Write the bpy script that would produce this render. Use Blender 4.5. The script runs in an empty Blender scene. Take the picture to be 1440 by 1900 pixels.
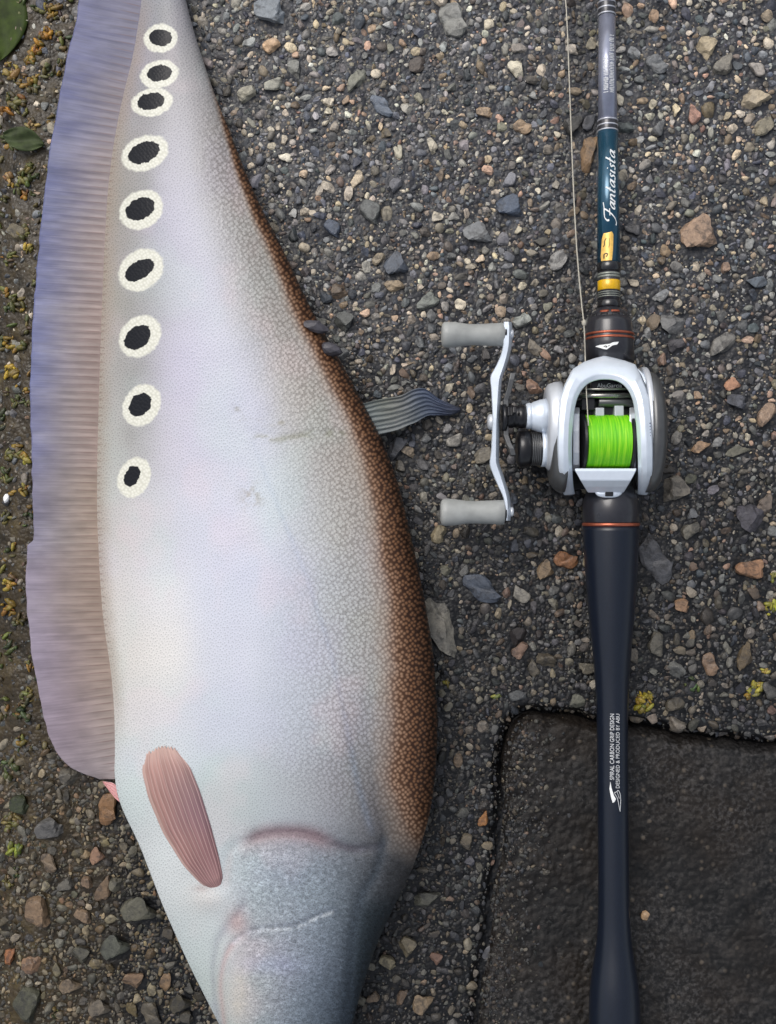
import bpy, math
import numpy as np
from mathutils import Vector

rng = np.random.default_rng(7)
scene = bpy.context.scene
COL = scene.collection

# ------------------------------------------------------------------ camera, sky, sun, exposure
S = 0.00028          # metres of ground per photo pixel
CAM_H = 0.56         # camera height above the ground
cam_d = bpy.data.cameras.new("camera")
cam = bpy.data.objects.new("camera", cam_d)
COL.objects.link(cam)
cam.location = (0, 0, CAM_H)
cam_d.sensor_fit = 'VERTICAL'
cam_d.angle = 2 * math.atan(950 * S / CAM_H)
cam_d.clip_start = 0.01
cam_d.clip_end = 500
scene.camera = cam

SUN_EL, SUN_AZ = math.radians(52), math.radians(-38)     # azimuth from the photo's top (+y) towards its right (+x)
world = bpy.data.worlds.new("World")
scene.world = world
world.use_nodes = True
wn = world.node_tree
wn.nodes.clear()
sky = wn.nodes.new("ShaderNodeTexSky")
sky.sky_type = 'NISHITA'
sky.sun_disc = False
sky.sun_elevation = SUN_EL
sky.sun_rotation = SUN_AZ
sky.dust_density = 4.0
sky.air_density = 1.2
hsv = wn.nodes.new("ShaderNodeHueSaturation")
hsv.inputs["Saturation"].default_value = 0.42
bg = wn.nodes.new("ShaderNodeBackground")
bg.inputs["Strength"].default_value = 0.15
wo = wn.nodes.new("ShaderNodeOutputWorld")
wn.links.new(sky.outputs[0], hsv.inputs["Color"])
wn.links.new(hsv.outputs[0], bg.inputs["Color"])
wn.links.new(bg.outputs[0], wo.inputs["Surface"])

sun_d = bpy.data.lights.new("sun", 'SUN')
sun_d.energy = 1.25
sun_d.angle = math.radians(35)
sun_d.color = (1.0, 0.97, 0.93)
sun = bpy.data.objects.new("sun", sun_d)
COL.objects.link(sun)
sdir = Vector((math.sin(SUN_AZ) * math.cos(SUN_EL), math.cos(SUN_AZ) * math.cos(SUN_EL), math.sin(SUN_EL)))
sun.rotation_euler = sdir.to_track_quat('Z', 'Y').to_euler()
sun.location = sdir * 3

scene.view_settings.view_transform = 'Standard'
scene.view_settings.look = 'None'
scene.view_settings.gamma = 1
scene.view_settings.use_curve_mapping = False
scene.view_settings.exposure = 0.0

# ------------------------------------------------------------------ helpers
def lin(c):
    c = np.asarray(c, float) / 255.0
    return np.where(c <= 0.04045, c / 12.92, ((c + 0.055) / 1.055) ** 2.4)

def P(x, y, z):
    """photo pixel + height above the ground -> world"""
    k = S * (CAM_H - z) / CAM_H
    return np.stack(np.broadcast_arrays((np.asarray(x) - 720) * k, (950 - np.asarray(y)) * k, z), -1)

def sstep(a, b, x):
    t = np.clip((np.asarray(x, float) - a) / (b - a), 0, 1)
    return t * t * (3 - 2 * t)

def hash2(i, j, seed):
    n = (i.astype(np.int64) * 374761393 + j.astype(np.int64) * 668265263 + seed * 1442695041) & 0xffffffff
    n = ((n ^ (n >> 13)) * 1274126177) & 0xffffffff
    n = n ^ (n >> 16)
    return (n & 0xffffff) / float(0xffffff)

def vnoise(x, y, seed=0):
    x = np.asarray(x, float); y = np.asarray(y, float)
    i = np.floor(x); j = np.floor(y); fx = x - i; fy = y - j
    fx = fx * fx * (3 - 2 * fx); fy = fy * fy * (3 - 2 * fy)
    a = hash2(i, j, seed); b = hash2(i + 1, j, seed); c = hash2(i, j + 1, seed); d = hash2(i + 1, j + 1, seed)
    return (a * (1 - fx) + b * fx) * (1 - fy) + (c * (1 - fx) + d * fx) * fy

def fbm(x, y, seed=0, o=4):
    s, a, t = 0, 1.0, 0
    for k in range(o):
        s = s + a * vnoise(x * 2 ** k, y * 2 ** k, seed + k * 17); t += a; a *= 0.5
    return s / t

def worley(x, y, seed=0):
    i = np.floor(x); j = np.floor(y)
    best = np.full(x.shape, 9.0)
    for di in (-1, 0, 1):
        for dj in (-1, 0, 1):
            px = i + di + hash2(i + di, j + dj, seed); py = j + dj + hash2(i + di, j + dj, seed + 91)
            best = np.minimum(best, (px - x) ** 2 + (py - y) ** 2)
    return np.sqrt(best)

def interp(t, pts, col=1):
    pts = np.asarray(pts, float)
    return np.interp(t, pts[:, 0], pts[:, col])

def smooth1(a, n):
    k = np.ones(n) / n
    return np.convolve(np.pad(a, n // 2, mode='edge'), k, mode='valid')[:len(a)]

def new_mesh(name, V, F, smooth=True):
    """V (n,3), F (m,k) all faces of the same size, or a list of index lists"""
    me = bpy.data.meshes.new(name)
    V = np.asarray(V, np.float32)
    if isinstance(F, np.ndarray):
        m, k = F.shape
        me.vertices.add(len(V)); me.vertices.foreach_set("co", V.ravel())
        me.loops.add(m * k); me.loops.foreach_set("vertex_index", F.astype(np.int32).ravel())
        me.polygons.add(m)
        me.polygons.foreach_set("loop_start", np.arange(0, m * k, k, dtype=np.int32))
        me.update(calc_edges=True)
    else:
        me.from_pydata(V.tolist(), [], [list(map(int, f)) for f in F])
        me.update()
    sm = np.ones(len(me.polygons), bool) if smooth is True else (np.zeros(len(me.polygons), bool) if smooth is False else smooth)
    me.polygons.foreach_set("use_smooth", sm)
    return me

def obj(name, me, mat=None, parent=None):
    o = bpy.data.objects.new(name, me)
    COL.objects.link(o)
    if mat is not None and not me.materials:
        me.materials.append(mat)
    if parent is not None:
        o.parent = parent
        o.matrix_parent_inverse = parent.matrix_world.inverted() if parent.type == 'MESH' else Vector((0, 0, 0)) and parent.matrix_world.inverted()
    return o

def thing(name, label, cat, loc, group=None):
    o = bpy.data.objects.new(name, None)
    COL.objects.link(o)
    o.empty_display_size = 0.02
    o.location = loc
    bpy.context.view_layer.update()
    tag(o, label, cat, group)
    return o

def tag(o, label=None, cat=None, group=None, kind=None):
    if label: o["label"] = label
    if cat: o["category"] = cat
    if group: o["group"] = group
    if kind: o["kind"] = kind
    return o

def add_attr(me, name, data, kind='FLOAT_COLOR'):
    a = me.attributes.new(name, kind, 'POINT')
    data = np.asarray(data, np.float32)
    if kind == 'FLOAT_COLOR':
        if data.shape[1] == 3:
            data = np.concatenate([data, np.ones((len(data), 1), np.float32)], 1)
        a.data.foreach_set("color", data.ravel())
    elif kind == 'FLOAT_VECTOR':
        a.data.foreach_set("vector", data.ravel())
    else:
        a.data.foreach_set("value", data.ravel())

def grid_faces(nr, nc, close_c=False, off=0):
    r = np.arange(nr - 1)[:, None]; c = np.arange(nc if close_c else nc - 1)[None, :]
    c2 = (c + 1) % nc
    F = np.stack([r * nc + c, r * nc + c2, (r + 1) * nc + c2, (r + 1) * nc + c], -1).reshape(-1, 4)
    return F + off

def solid_sheet(name, W, thick, mat, parent, attrs=None):
    """a thin solid leaf: W (nr,nc,3) is its upper face, listed so that normals point up"""
    nr, nc = W.shape[:2]
    top = W.reshape(-1, 3)
    bot = top - np.array([0, 0, 1.0]) * (thick.reshape(-1, 1) if isinstance(thick, np.ndarray) else thick)
    F = grid_faces(nr, nc)
    n = nr * nc
    idx = np.arange(n).reshape(nr, nc)
    loop = np.concatenate([idx[0, :-1], idx[:-1, -1], idx[-1, :0:-1], idx[:0:-1, 0]])
    nx = np.roll(loop, -1)
    rim = np.stack([loop, loop + n, nx + n, nx], -1)
    FF = np.concatenate([F, F[:, ::-1] + n, rim])
    a, b, c = W[0, 0], W[0, 1], W[1, 0]
    if np.cross(W[nr // 2, nc // 2 + 1] - W[nr // 2, nc // 2], W[nr // 2 + 1, nc // 2] - W[nr // 2, nc // 2])[2] < 0:
        FF = FF[:, ::-1]
    me = new_mesh(name, np.concatenate([top, bot]), np.ascontiguousarray(FF))
    if attrs:
        for k, (d, t) in attrs.items():
            d = np.asarray(d); add_attr(me, k, np.concatenate([d, d]), t)
    return obj(name, me, mat, parent)

def bevel_obj(o, w, seg=2):
    m = o.modifiers.new("bevel", 'BEVEL'); m.width = w; m.segments = seg; m.limit_method = 'ANGLE'
    m.angle_limit = math.radians(35)
    return o

# ------------------------------------------------------------------ materials
class NT:
    def __init__(self, name):
        self.m = bpy.data.materials.new(name)
        self.m.use_nodes = True
        self.t = self.m.node_tree
        self.b = self.t.nodes["Principled BSDF"]
    def n(self, typ, **kw):
        nd = self.t.nodes.new(typ)
        for k, v in kw.items():
            setattr(nd, k, v)
        return nd
    def l(self, a, b):
        self.t.links.new(a, b)
    def set(self, **kw):
        for k, v in kw.items():
            self.b.inputs[k.replace("_", " ")].default_value = v
    def val(self, inp, v):
        if hasattr(v, "is_output"): self.l(v, inp)
        else: inp.default_value = v
    def math(self, op, a, b=0.0, c=None, clamp=False):
        nd = self.n("ShaderNodeMath", operation=op, use_clamp=clamp)
        self.val(nd.inputs[0], a); self.val(nd.inputs[1], b)
        if c is not None: self.val(nd.inputs[2], c)
        return nd.outputs[0]
    def mix(self, f, a, b, blend='MIX'):
        nd = self.n("ShaderNodeMix", data_type='RGBA', blend_type=blend)
        self.val(nd.inputs[0], f); self.val(nd.inputs[6], a); self.val(nd.inputs[7], b)
        return nd.outputs[2]
    def ramp(self, f, stops, interp='LINEAR'):
        nd = self.n("ShaderNodeValToRGB")
        cr = nd.color_ramp; cr.interpolation = interp
        while len(cr.elements) < len(stops): cr.elements.new(0.5)
        for e, (p, c) in zip(cr.elements, stops):
            e.position = p; e.color = (*c, 1) if not np.isscalar(c) else (c, c, c, 1)
        self.val(nd.inputs[0], f)
        return nd.outputs[0]
    def noise(self, vec, scale, detail=4, rough=0.55, dist=0.0):
        nd = self.n("ShaderNodeTexNoise")
        if vec is not None: self.l(vec, nd.inputs["Vector"])
        nd.inputs["Scale"].default_value = scale; nd.inputs["Detail"].default_value = detail
        nd.inputs["Roughness"].default_value = rough; nd.inputs["Distortion"].default_value = dist
        return nd.outputs["Fac"]
    def voro(self, vec, scale, rnd=1.0, feature='F1', dims='3D'):
        nd = self.n("ShaderNodeTexVoronoi", feature=feature, voronoi_dimensions=dims)
        self.l(vec, nd.inputs["Vector"])
        nd.inputs["Scale"].default_value = scale
        nd.inputs["Randomness"].default_value = rnd
        return nd
    def bump(self, h, strength, dist, prev=None):
        nd = self.n("ShaderNodeBump")
        nd.inputs["Strength"].default_value = strength; nd.inputs["Distance"].default_value = dist
        self.l(h, nd.inputs["Height"])
        if prev is not None: self.l(prev, nd.inputs["Normal"])
        return nd.outputs[0]
    def attr(self, name):
        return self.n("ShaderNodeAttribute", attribute_name=name)
    def pos(self):
        return self.n("ShaderNodeNewGeometry").outputs["Position"]
    def objc(self):
        return self.n("ShaderNodeTexCoord").outputs["Object"]

def c3(*rgb):
    return tuple(float(v) for v in lin(rgb))
def c4(*rgb):
    return (*c3(*rgb), 1.0)

def simple_mat(name, rgb, rough=0.5, metal=0.0, coat=0.0, grain=0.08, scale=600, bump=0.0, spec=0.5):
    t = NT(name)
    p = t.objc()
    f = t.noise(p, scale, 4)
    a = np.array(c3(*rgb))
    col = t.ramp(f, [(0.3, tuple(a * (1 - grain * 1.6))), (0.7, tuple(np.minimum(a * (1 + grain * 1.6), 1)))])
    t.l(col, t.b.inputs["Base Color"])
    t.l(t.math('ADD', rough - 0.06, t.math('MULTIPLY', t.noise(p, scale * 0.25, 3), 0.12)), t.b.inputs["Roughness"])
    t.b.inputs["Metallic"].default_value = metal
    t.b.inputs["Coat Weight"].default_value = coat
    t.b.inputs["Coat Roughness"].default_value = 0.08
    t.b.inputs["Specular IOR Level"].default_value = spec
    if bump:
        t.l(t.bump(f, bump, 0.0004), t.b.inputs["Normal"])
    return t.m

# dark wet asphalt that binds the stones
def ground_mat():
    t = NT("wet_asphalt")
    p = t.pos()
    v1 = t.voro(p, 520, 1.0); v2 = t.voro(p, 240, 1.0)
    big = t.noise(p, 14, 3); mid = t.noise(p, 90, 5, 0.65)
    sep = t.n("ShaderNodeSeparateColor"); t.l(v1.outputs["Color"], sep.inputs[0])
    grit = t.ramp(sep.outputs[0], [(0.0, c3(30, 31, 35)), (0.45, c3(58, 59, 63)), (0.72, c3(84, 84, 84)), (0.9, c3(112, 104, 94)), (1.0, c3(132, 124, 112))])
    tar = t.ramp(mid, [(0.3, c3(30, 31, 35)), (0.7, c3(66, 67, 72))])
    col = t.mix(t.ramp(v1.outputs["Distance"], [(0.25, 0.75), (0.6, 0.0)]), tar, grit)
    # wetness plus painted shade: paler at the far end, dark towards the near end; the silty strip beside the moss is brown
    sx = t.n("ShaderNodeSeparateXYZ"); t.l(p, sx.inputs[0])
    wob = t.math('MULTIPLY', t.math('SUBTRACT', big, 0.5), 0.16)
    yy = t.math('ADD', sx.outputs[1], wob)
    wet = t.ramp(t.math('MULTIPLY_ADD', yy, 1.7, 0.5), [(0.10, 0.13), (0.40, 0.18), (0.60, 0.45), (0.82, 1.0)])
    col = t.mix(1.0, col, wet, 'MULTIPLY')
    silt = t.ramp(t.math('ADD', sx.outputs[0], t.math('MULTIPLY', wob, 0.35)), [(0.0, 0.0), (1.0, 0.0)])
    sl = t.math('MULTIPLY_ADD', t.math('ADD', sx.outputs[0], t.math('MULTIPLY', wob, 0.3)), -24.0, -3.1, clamp=True)
    brown = t.ramp(mid, [(0.3, c3(26, 22, 14)), (0.55, c3(56, 46, 29)), (0.75, c3(82, 70, 40))])
    col = t.mix(t.math('MULTIPLY', sl, 0.95), col, brown)
    t.l(col, t.b.inputs["Base Color"])
    t.l(t.ramp(mid, [(0.3, 0.28), (0.7, 0.55)]), t.b.inputs["Roughness"])
    t.b.inputs["Specular IOR Level"].default_value = 0.36
    h = t.math('ADD', t.math('MULTIPLY', v1.outputs["Distance"], -0.5), t.math('ADD', t.math('MULTIPLY', v2.outputs["Distance"], -0.6), mid))
    t.l(t.bump(h, 0.8, 0.0009), t.b.inputs["Normal"])
    return t.m

def stone_mat(name, src):
    t = NT(name)
    p = t.pos()
    base = t.attr("tint").outputs["Color"] if src == 'attr' else t.n("ShaderNodeObjectInfo").outputs["Color"]
    f = t.noise(p, 420, 5, 0.65); g = t.noise(p, 110, 4, 0.6)
    spk = t.voro(p, 900, 1.0)
    mul = t.ramp(f, [(0.28, 0.62), (0.5, 0.98), (0.75, 1.28)])
    col = t.mix(1.0, base, mul, 'MULTIPLY')
    mul2 = t.ramp(g, [(0.3, (0.80, 0.80, 0.81)), (0.7, (1.13, 1.11, 1.07))])
    col = t.mix(1.0, col, mul2, 'MULTIPLY')
    col = t.mix(t.ramp(spk.outputs["Distance"], [(0.0, 0.22), (0.35, 0.0)]), col, c4(40, 38, 38))
    film = t.ramp(t.noise(p, 170, 6, 0.7, 0.6), [(0.50, 0.0), (0.60, 0.8)])
    col = t.mix(film, col, t.mix(1.0, c4(58, 58, 60), t.ramp(f, [(0.3, 0.5), (0.7, 1.3)]), 'MULTIPLY') if src == 'none' else t.mix(0.72, col, c4(34, 33, 35)))
    t.l(col, t.b.inputs["Base Color"])
    t.l(t.ramp(g, [(0.3, 0.42), (0.7, 0.68)]), t.b.inputs["Roughness"])
    t.l(t.bump(t.math('ADD', f, t.math('MULTIPLY', g, 0.8)), 0.7, 0.0007), t.b.inputs["Normal"])
    return t.m

def slab_mat():
    t = NT("wet_dark_stone")
    p = t.pos()
    v = t.voro(p, 330, 1.0); f = t.noise(p, 120, 5, 0.65); b = t.noise(p, 22, 3)
    col = t.ramp(f, [(0.3, c3(10, 10, 10)), (0.52, c3(26, 25, 25)), (0.75, c3(50, 47, 45))])
    col = t.mix(t.ramp(b, [(0.42, 0.0), (0.62, 0.55)]), col, c4(30, 22, 14))
    gr = t.noise(p, 9, 4, 0.6); fk = t.noise(p, 480, 3, 0.7)
    col = t.mix(t.math('MULTIPLY', t.ramp(gr, [(0.45, 0.0), (0.65, 1.0)]), t.ramp(fk, [(0.48, 0.0), (0.62, 0.75)])), col, c4(78, 76, 76))
    sep = t.n("ShaderNodeSeparateColor"); t.l(v.outputs["Color"], sep.inputs[0])
    col = t.mix(t.math('MULTIPLY', t.ramp(sep.outputs[0], [(0.93, 0.0), (0.97, 0.5)]), t.ramp(v.outputs["Distance"], [(0.2, 1.0), (0.5, 0.0)])), col, c4(110, 100, 88))
    t.l(col, t.b.inputs["Base Color"])
    t.l(t.ramp(f, [(0.3, 0.48), (0.7, 0.72)]), t.b.inputs["Roughness"])
    t.b.inputs["Specular IOR Level"].default_value = 0.32
    t.l(t.bump(t.math('ADD', f, t.math('MULTIPLY', v.outputs["Distance"], -0.5)), 0.9, 0.0012), t.b.inputs["Normal"])
    return t.m

M_GROUND = ground_mat()
M_GRAVEL = stone_mat("small_stone", 'attr')
M_STONE = stone_mat("stone", 'object')
M_SLAB = slab_mat()

# ------------------------------------------------------------------ ground sheet and slab
def slab_top_y(x):      # photo row of the slab's far edge
    return 1322 + (np.asarray(x, float) - 935) * 0.128 + 9 * (fbm(np.asarray(x) / 70.0, np.zeros_like(np.asarray(x, float)), 5) - 0.5) * 2
def slab_left_x(y):
    return 945 - (np.asarray(y, float) - 1330) * 0.105 + 16 * (fbm(np.zeros_like(np.asarray(y, float)), np.asarray(y) / 80.0, 8) - 0.5) * 2
def slab_depth(x, y):   # >0 inside the slab, in photo pixels from its edge, with a rounded corner
    dx = np.asarray(x, float) - slab_left_x(y); dy = np.asarray(y, float) - slab_top_y(x)
    R = 60.0
    inner = np.minimum(dx, dy)
    corner = R - np.hypot(np.maximum(R - dx, 0), np.maximum(R - dy, 0))
    return np.where((dx < R) & (dy < R), corner, inner)

def ground_z(x, y):
    """height of the asphalt, metres, at photo pixel x, y on the ground plane"""
    z = 0.0028 * (fbm(x / 130.0, y / 130.0, 3, 4) - 0.5)
    z = z + 0.0016 * (fbm(x / 22.0, y / 22.0, 31, 3) - 0.5)
    z = z - 0.010 * sstep(70, -60, x + 30 * (fbm(x / 90.0, y / 90.0, 12) - 0.5))
    d = slab_depth(x, y)
    z = z - 0.013 * sstep(-26, 2, d) * (1 - 0.58 * sstep(60, 230, y - slab_top_y(x)) * sstep(150, 40, x - slab_left_x(y)))
    return z - 0.0006

hx, hy = 0.262, 0.335
def axis(h, n):
    inner = np.linspace(-h, h, n)
    out = h * 1.01 * (70.0 / h) ** (np.linspace(0.0, 1, 34)[1:])
    return np.concatenate([-out[::-1], inner, out])
gx, gy = axis(hx, 500), axis(hy, 640)
GX, GY = np.meshgrid(gx, gy)
PXg, PYg = GX / S + 720, 950 - GY / S
far = sstep(0.34, 0.9, np.hypot(GX, GY))
GZ = ground_z(np.clip(PXg, -600, 2040), np.clip(PYg, -600, 2500)) * (1 - far) - far * 0.002
me = new_mesh("ground", np.stack([GX, GY, GZ], -1).reshape(-1, 3), grid_faces(len(gy), len(gx)))
ground = obj("ground", me, M_GROUND)
tag(ground, "dark wet asphalt set with small grey and tan stones", None, None, "structure")

def gz_at(x, y):
    return ground_z(np.asarray(x, float), np.asarray(y, float))

# the slab: its own solid with rounded shoulders, lower than the asphalt round it
nxs, nys = 300, 330
u = np.linspace(0, 1, nxs); v = np.linspace(0, 1, nys)
U, Vv = np.meshgrid(u ** 1.15, v ** 1.15)
Xs = 860 + U * 1000; Ys = 1290 + Vv * 1000
for _ in range(3):
    Xs = slab_left_x(Ys) + U * (1860 - slab_left_x(Ys)); Ys = slab_top_y(Xs) + Vv * (2290 - slab_top_y(Xs))
# pull the square corner in to a rounded one
Dd = slab_depth(Xs, Ys)
pull = np.maximum(-Dd, 0)
Xs = Xs + pull * 0.75; Ys = Ys + pull * 0.75
Dd = np.maximum(slab_depth(Xs, Ys), 0)
Zs = -0.0125 + 0.0105 * sstep(-2, 13 + 16 * fbm(Xs / 30.0, Ys / 30.0, 19, 3), Dd) ** 0.6
w1 = worley(Xs / 17.0, Ys / 17.0, 5); w2 = worley(Xs / 9.0, Ys / 9.0, 6)
lump = 0.5 + 0.5 * sstep(0.35, 0.65, fbm(Xs / 160.0, Ys / 160.0, 44, 3))
Zs = Zs + sstep(-4, 14, Dd) * (0.0026 * (fbm(Xs / 60.0, Ys / 60.0, 9, 4) - 0.5) + lump * (0.0016 * (0.5 - w1) + 0.0007 * (0.5 - w2)))
slab_w = np.stack([(Xs - 720) * S, (950 - Ys) * S, Zs], -1)
slab = solid_sheet("paving_slab", slab_w, 0.02, M_SLAB, None)
tag(slab, "smooth dark wet stone slab sunk into the asphalt beside the rod grip", None, None, "structure")

def slab_z(x, y):
    i = np.argmin((Xs - x) ** 2 + (Ys - y) ** 2)
    return float(Zs.ravel()[i])

# ------------------------------------------------------------------ fish outline (photo pixels)
XR = [(-360, 236), (-300, 262), (-200, 290), (-100, 320), (0, 345), (50, 357), (100, 373), (150, 389), (200, 408), (250, 429), (330, 460), (400, 492),
      (450, 519), (500, 543), (560, 571), (620, 603), (700, 649), (750, 675), (800, 702), (850, 723), (900, 740), (950, 753), (1000, 764), (1100, 786),
      (1200, 803), (1300, 811), (1350, 812), (1400, 811), (1450, 807), (1500, 800), (1550, 787), (1600, 770), (1650, 748), (1700, 722), (1750, 700),
      (1800, 682), (1850, 667), (1900, 654), (2000, 622), (2080, 590), (2130, 562), (2160, 536)]
XL = [(-360, 228), (-300, 246), (-200, 262), (-100, 266), (0, 262), (100, 246), (200, 221), (270, 208), (350, 198), (450, 192), (550, 188), (650, 184), (750, 181), (850, 178),
      (950, 178), (1050, 182), (1150, 189), (1200, 197), (1260, 206), (1330, 211), (1400, 212), (1450, 212), (1496, 223), (1563, 257), (1684, 303),
      (1789, 350), (1896, 404), (2000, 458), (2080, 500), (2130, 520), (2160, 532)]
TH = [(-360, 1.5), (-200, 4), (0, 8), (300, 14), (700, 21), (1100, 26), (1400, 27), (1600, 26), (1800, 23.5), (1900, 21.5), (2000, 18), (2080, 13), (2130, 8), (2160, 1.5)]
rows = np.linspace(-360, 2160, 841)
xr_t = smooth1(interp(rows, XR), 21); xl_t = smooth1(interp(rows, XL), 21)
th_t = smooth1(interp(rows, TH), 41) * 0.001
fx_r = lambda y: np.interp(y, rows, xr_t)
fx_l = lambda y: np.interp(y, rows, xl_t)
f_th = lambda y: np.interp(y, rows, th_t)

def seg_dist(x, y, pts):
    """distance to a polyline and the side sign"""
    best = np.full(np.shape(x), 1e9); 
    pts = np.asarray(pts, float)
    for a, b in zip(pts[:-1], pts[1:]):
        ab = b - a
        t = np.clip(((x - a[0]) * ab[0] + (y - a[1]) * ab[1]) / (ab @ ab), 0, 1)
        best = np.minimum(best, np.hypot(x - a[0] - t * ab[0], y - a[1] - t * ab[1]))
    return best

def curve_pts(pts, n=60):
    pts = np.asarray(pts, float)
    d = np.concatenate([[0], np.cumsum(np.hypot(*np.diff(pts, axis=0).T))]); t = np.linspace(0, d[-1], n)
    q = np.stack([np.interp(t, d, pts[:, 0]), np.interp(t, d, pts[:, 1])], -1)
    m = max(3, n // 12) | 1
    e = q.copy()
    q[:, 0] = smooth1(q[:, 0], m); q[:, 1] = smooth1(q[:, 1], m)
    q[0], q[-1] = e[0], e[-1]
    return q

GILL = curve_pts([(418, 1640), (424, 1600), (440, 1568), (475, 1550), (520, 1543), (565, 1545), (600, 1555), (635, 1572), (670, 1577), (705, 1570)], 30)
PREOP = curve_pts([(616, 1693), (575, 1708), (552, 1722), (500, 1725), (458, 1730), (430, 1750), (414, 1785), (408, 1830), (416, 1900), (440, 1990)], 34)
CHEEKF = curve_pts([(452, 1680), (425, 1715), (402, 1745), (394, 1800), (400, 1870), (425, 1960)], 24)
NAPE = curve_pts([(712, 1560), (700, 1620), (668, 1665), (655, 1740), (652, 1820), (644, 1900), (615, 2000)], 24)
LATERAL = curve_pts([(330, 420), (420, 690), (500, 900), (565, 1060), (612, 1200), (640, 1330), (662, 1450), (690, 1545)], 40)

def relief(x, y):
    """small rises and folds of the head and flank, metres"""
    h = np.zeros(np.shape(x))
    gy_ = np.interp(x, GILL[6:, 0], GILL[6:, 1])
    dg = seg_dist(x, y, GILL)
    inside = sstep(-3, 16, y - gy_) * sstep(415, 450, x) * sstep(760, 690, x)
    h += 0.0016 * inside * sstep(1800, 1640, y)
    h -= 0.0009 * np.exp(-(np.maximum(dg - 1, 0) / 11) ** 2) * sstep(720, 680, x)
    d2 = seg_dist(x, y, PREOP[13:])
    below = sstep(-6, 12, y - np.interp(x, PREOP[::-1, 0][10:], PREOP[::-1, 1][10:]))
    h -= 0.0006 * np.exp(-((d2) / 7.0) ** 2)
    h += 0.0005 * np.exp(-((d2 - 9) / 7.0) ** 2)
    d3 = seg_dist(x, y, CHEEKF)
    h -= 0.0010 * np.exp(-(d3 / 9.0) ** 2)
    d4 = seg_dist(x, y, NAPE)
    h -= 0.0013 * np.exp(-(d4 / 12.0) ** 2)
    h += 0.0022 * np.exp(-(((x - 386) / 32) ** 2 + ((y - 1668) / 22) ** 2))
    h += 0.0012 * np.exp(-(((x - 480) / 60) ** 2 + ((y - 1640) / 50) ** 2))
    d5 = seg_dist(x, y, LATERAL)
    pass
    h += 0.0016 * (fbm(x / 150.0, y / 150.0, 71, 3) - 0.5) + 0.0005 * (fbm(x / 38.0, y / 38.0, 72, 3) - 0.5) * sstep(1500, 1600, y)
    # pressed-in mark across the back
    h -= 0.0002 * np.exp(-(seg_dist(x, y, [(440, 760), (460, 800), (540, 812), (640, 800)]) / 8.0) ** 2)
    return h

VM = 0.64
def g_sec(v):
    v = np.clip(v, 0, 1)
    a = np.clip(1 - (1 - v / VM) ** 2.0, 0, 1) ** 0.85
    b = np.clip(1 - np.clip((v - VM) / (1 - VM), 0, 1) ** 2.4, 0, 1) ** 0.5
    return np.where(v < VM, a, b)
def base_z(y, v):
    zm = 0.0012 + 0.72 * f_th(y)
    return zm * (0.42 + 0.48 * v)
def top_z(x, y):
    xl, xr = fx_l(y), fx_r(y)
    v = np.clip((x - xl) / (xr - xl), 0, 1)
    edge = sstep(0, 0.06, v) * sstep(1, 0.97, v)
    return base_z(y, v) * (1 - 0.0 * v) + (0.0012 + 0.72 * f_th(y) + f_th(y) - base_z(y, v)) * g_sec(v) * 1.0 + relief(x, y) * edge * sstep(-300, 0, y) * sstep(2140, 2000, y)

fish = thing("fish", "large silvery humpbacked fish with a row of nine white-ringed black spots lying on the asphalt", "fish", P(500, 1100, 0.0))

# skin tone by place on the fish, with some shading and sheen painted in
def place_colour(x, y, pts, sig=44.0):
    pts = np.asarray(pts, float)
    C = lin(pts[:, 2:5])
    out = np.zeros((x.size, 3)); W = np.zeros(x.size)
    xf, yf = x.ravel(), y.ravel()
    for (px, py), c in zip(pts[:, :2], C):
        d2 = (xf - px) ** 2 + ((yf - py) * 0.8) ** 2
        w = np.exp(-d2 / (2 * sig * sig)) + 1e-4 / (1 + d2 / sig ** 2) ** 2
        out += w[:, None] * c; W += w
    return out / W[:, None]

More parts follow.
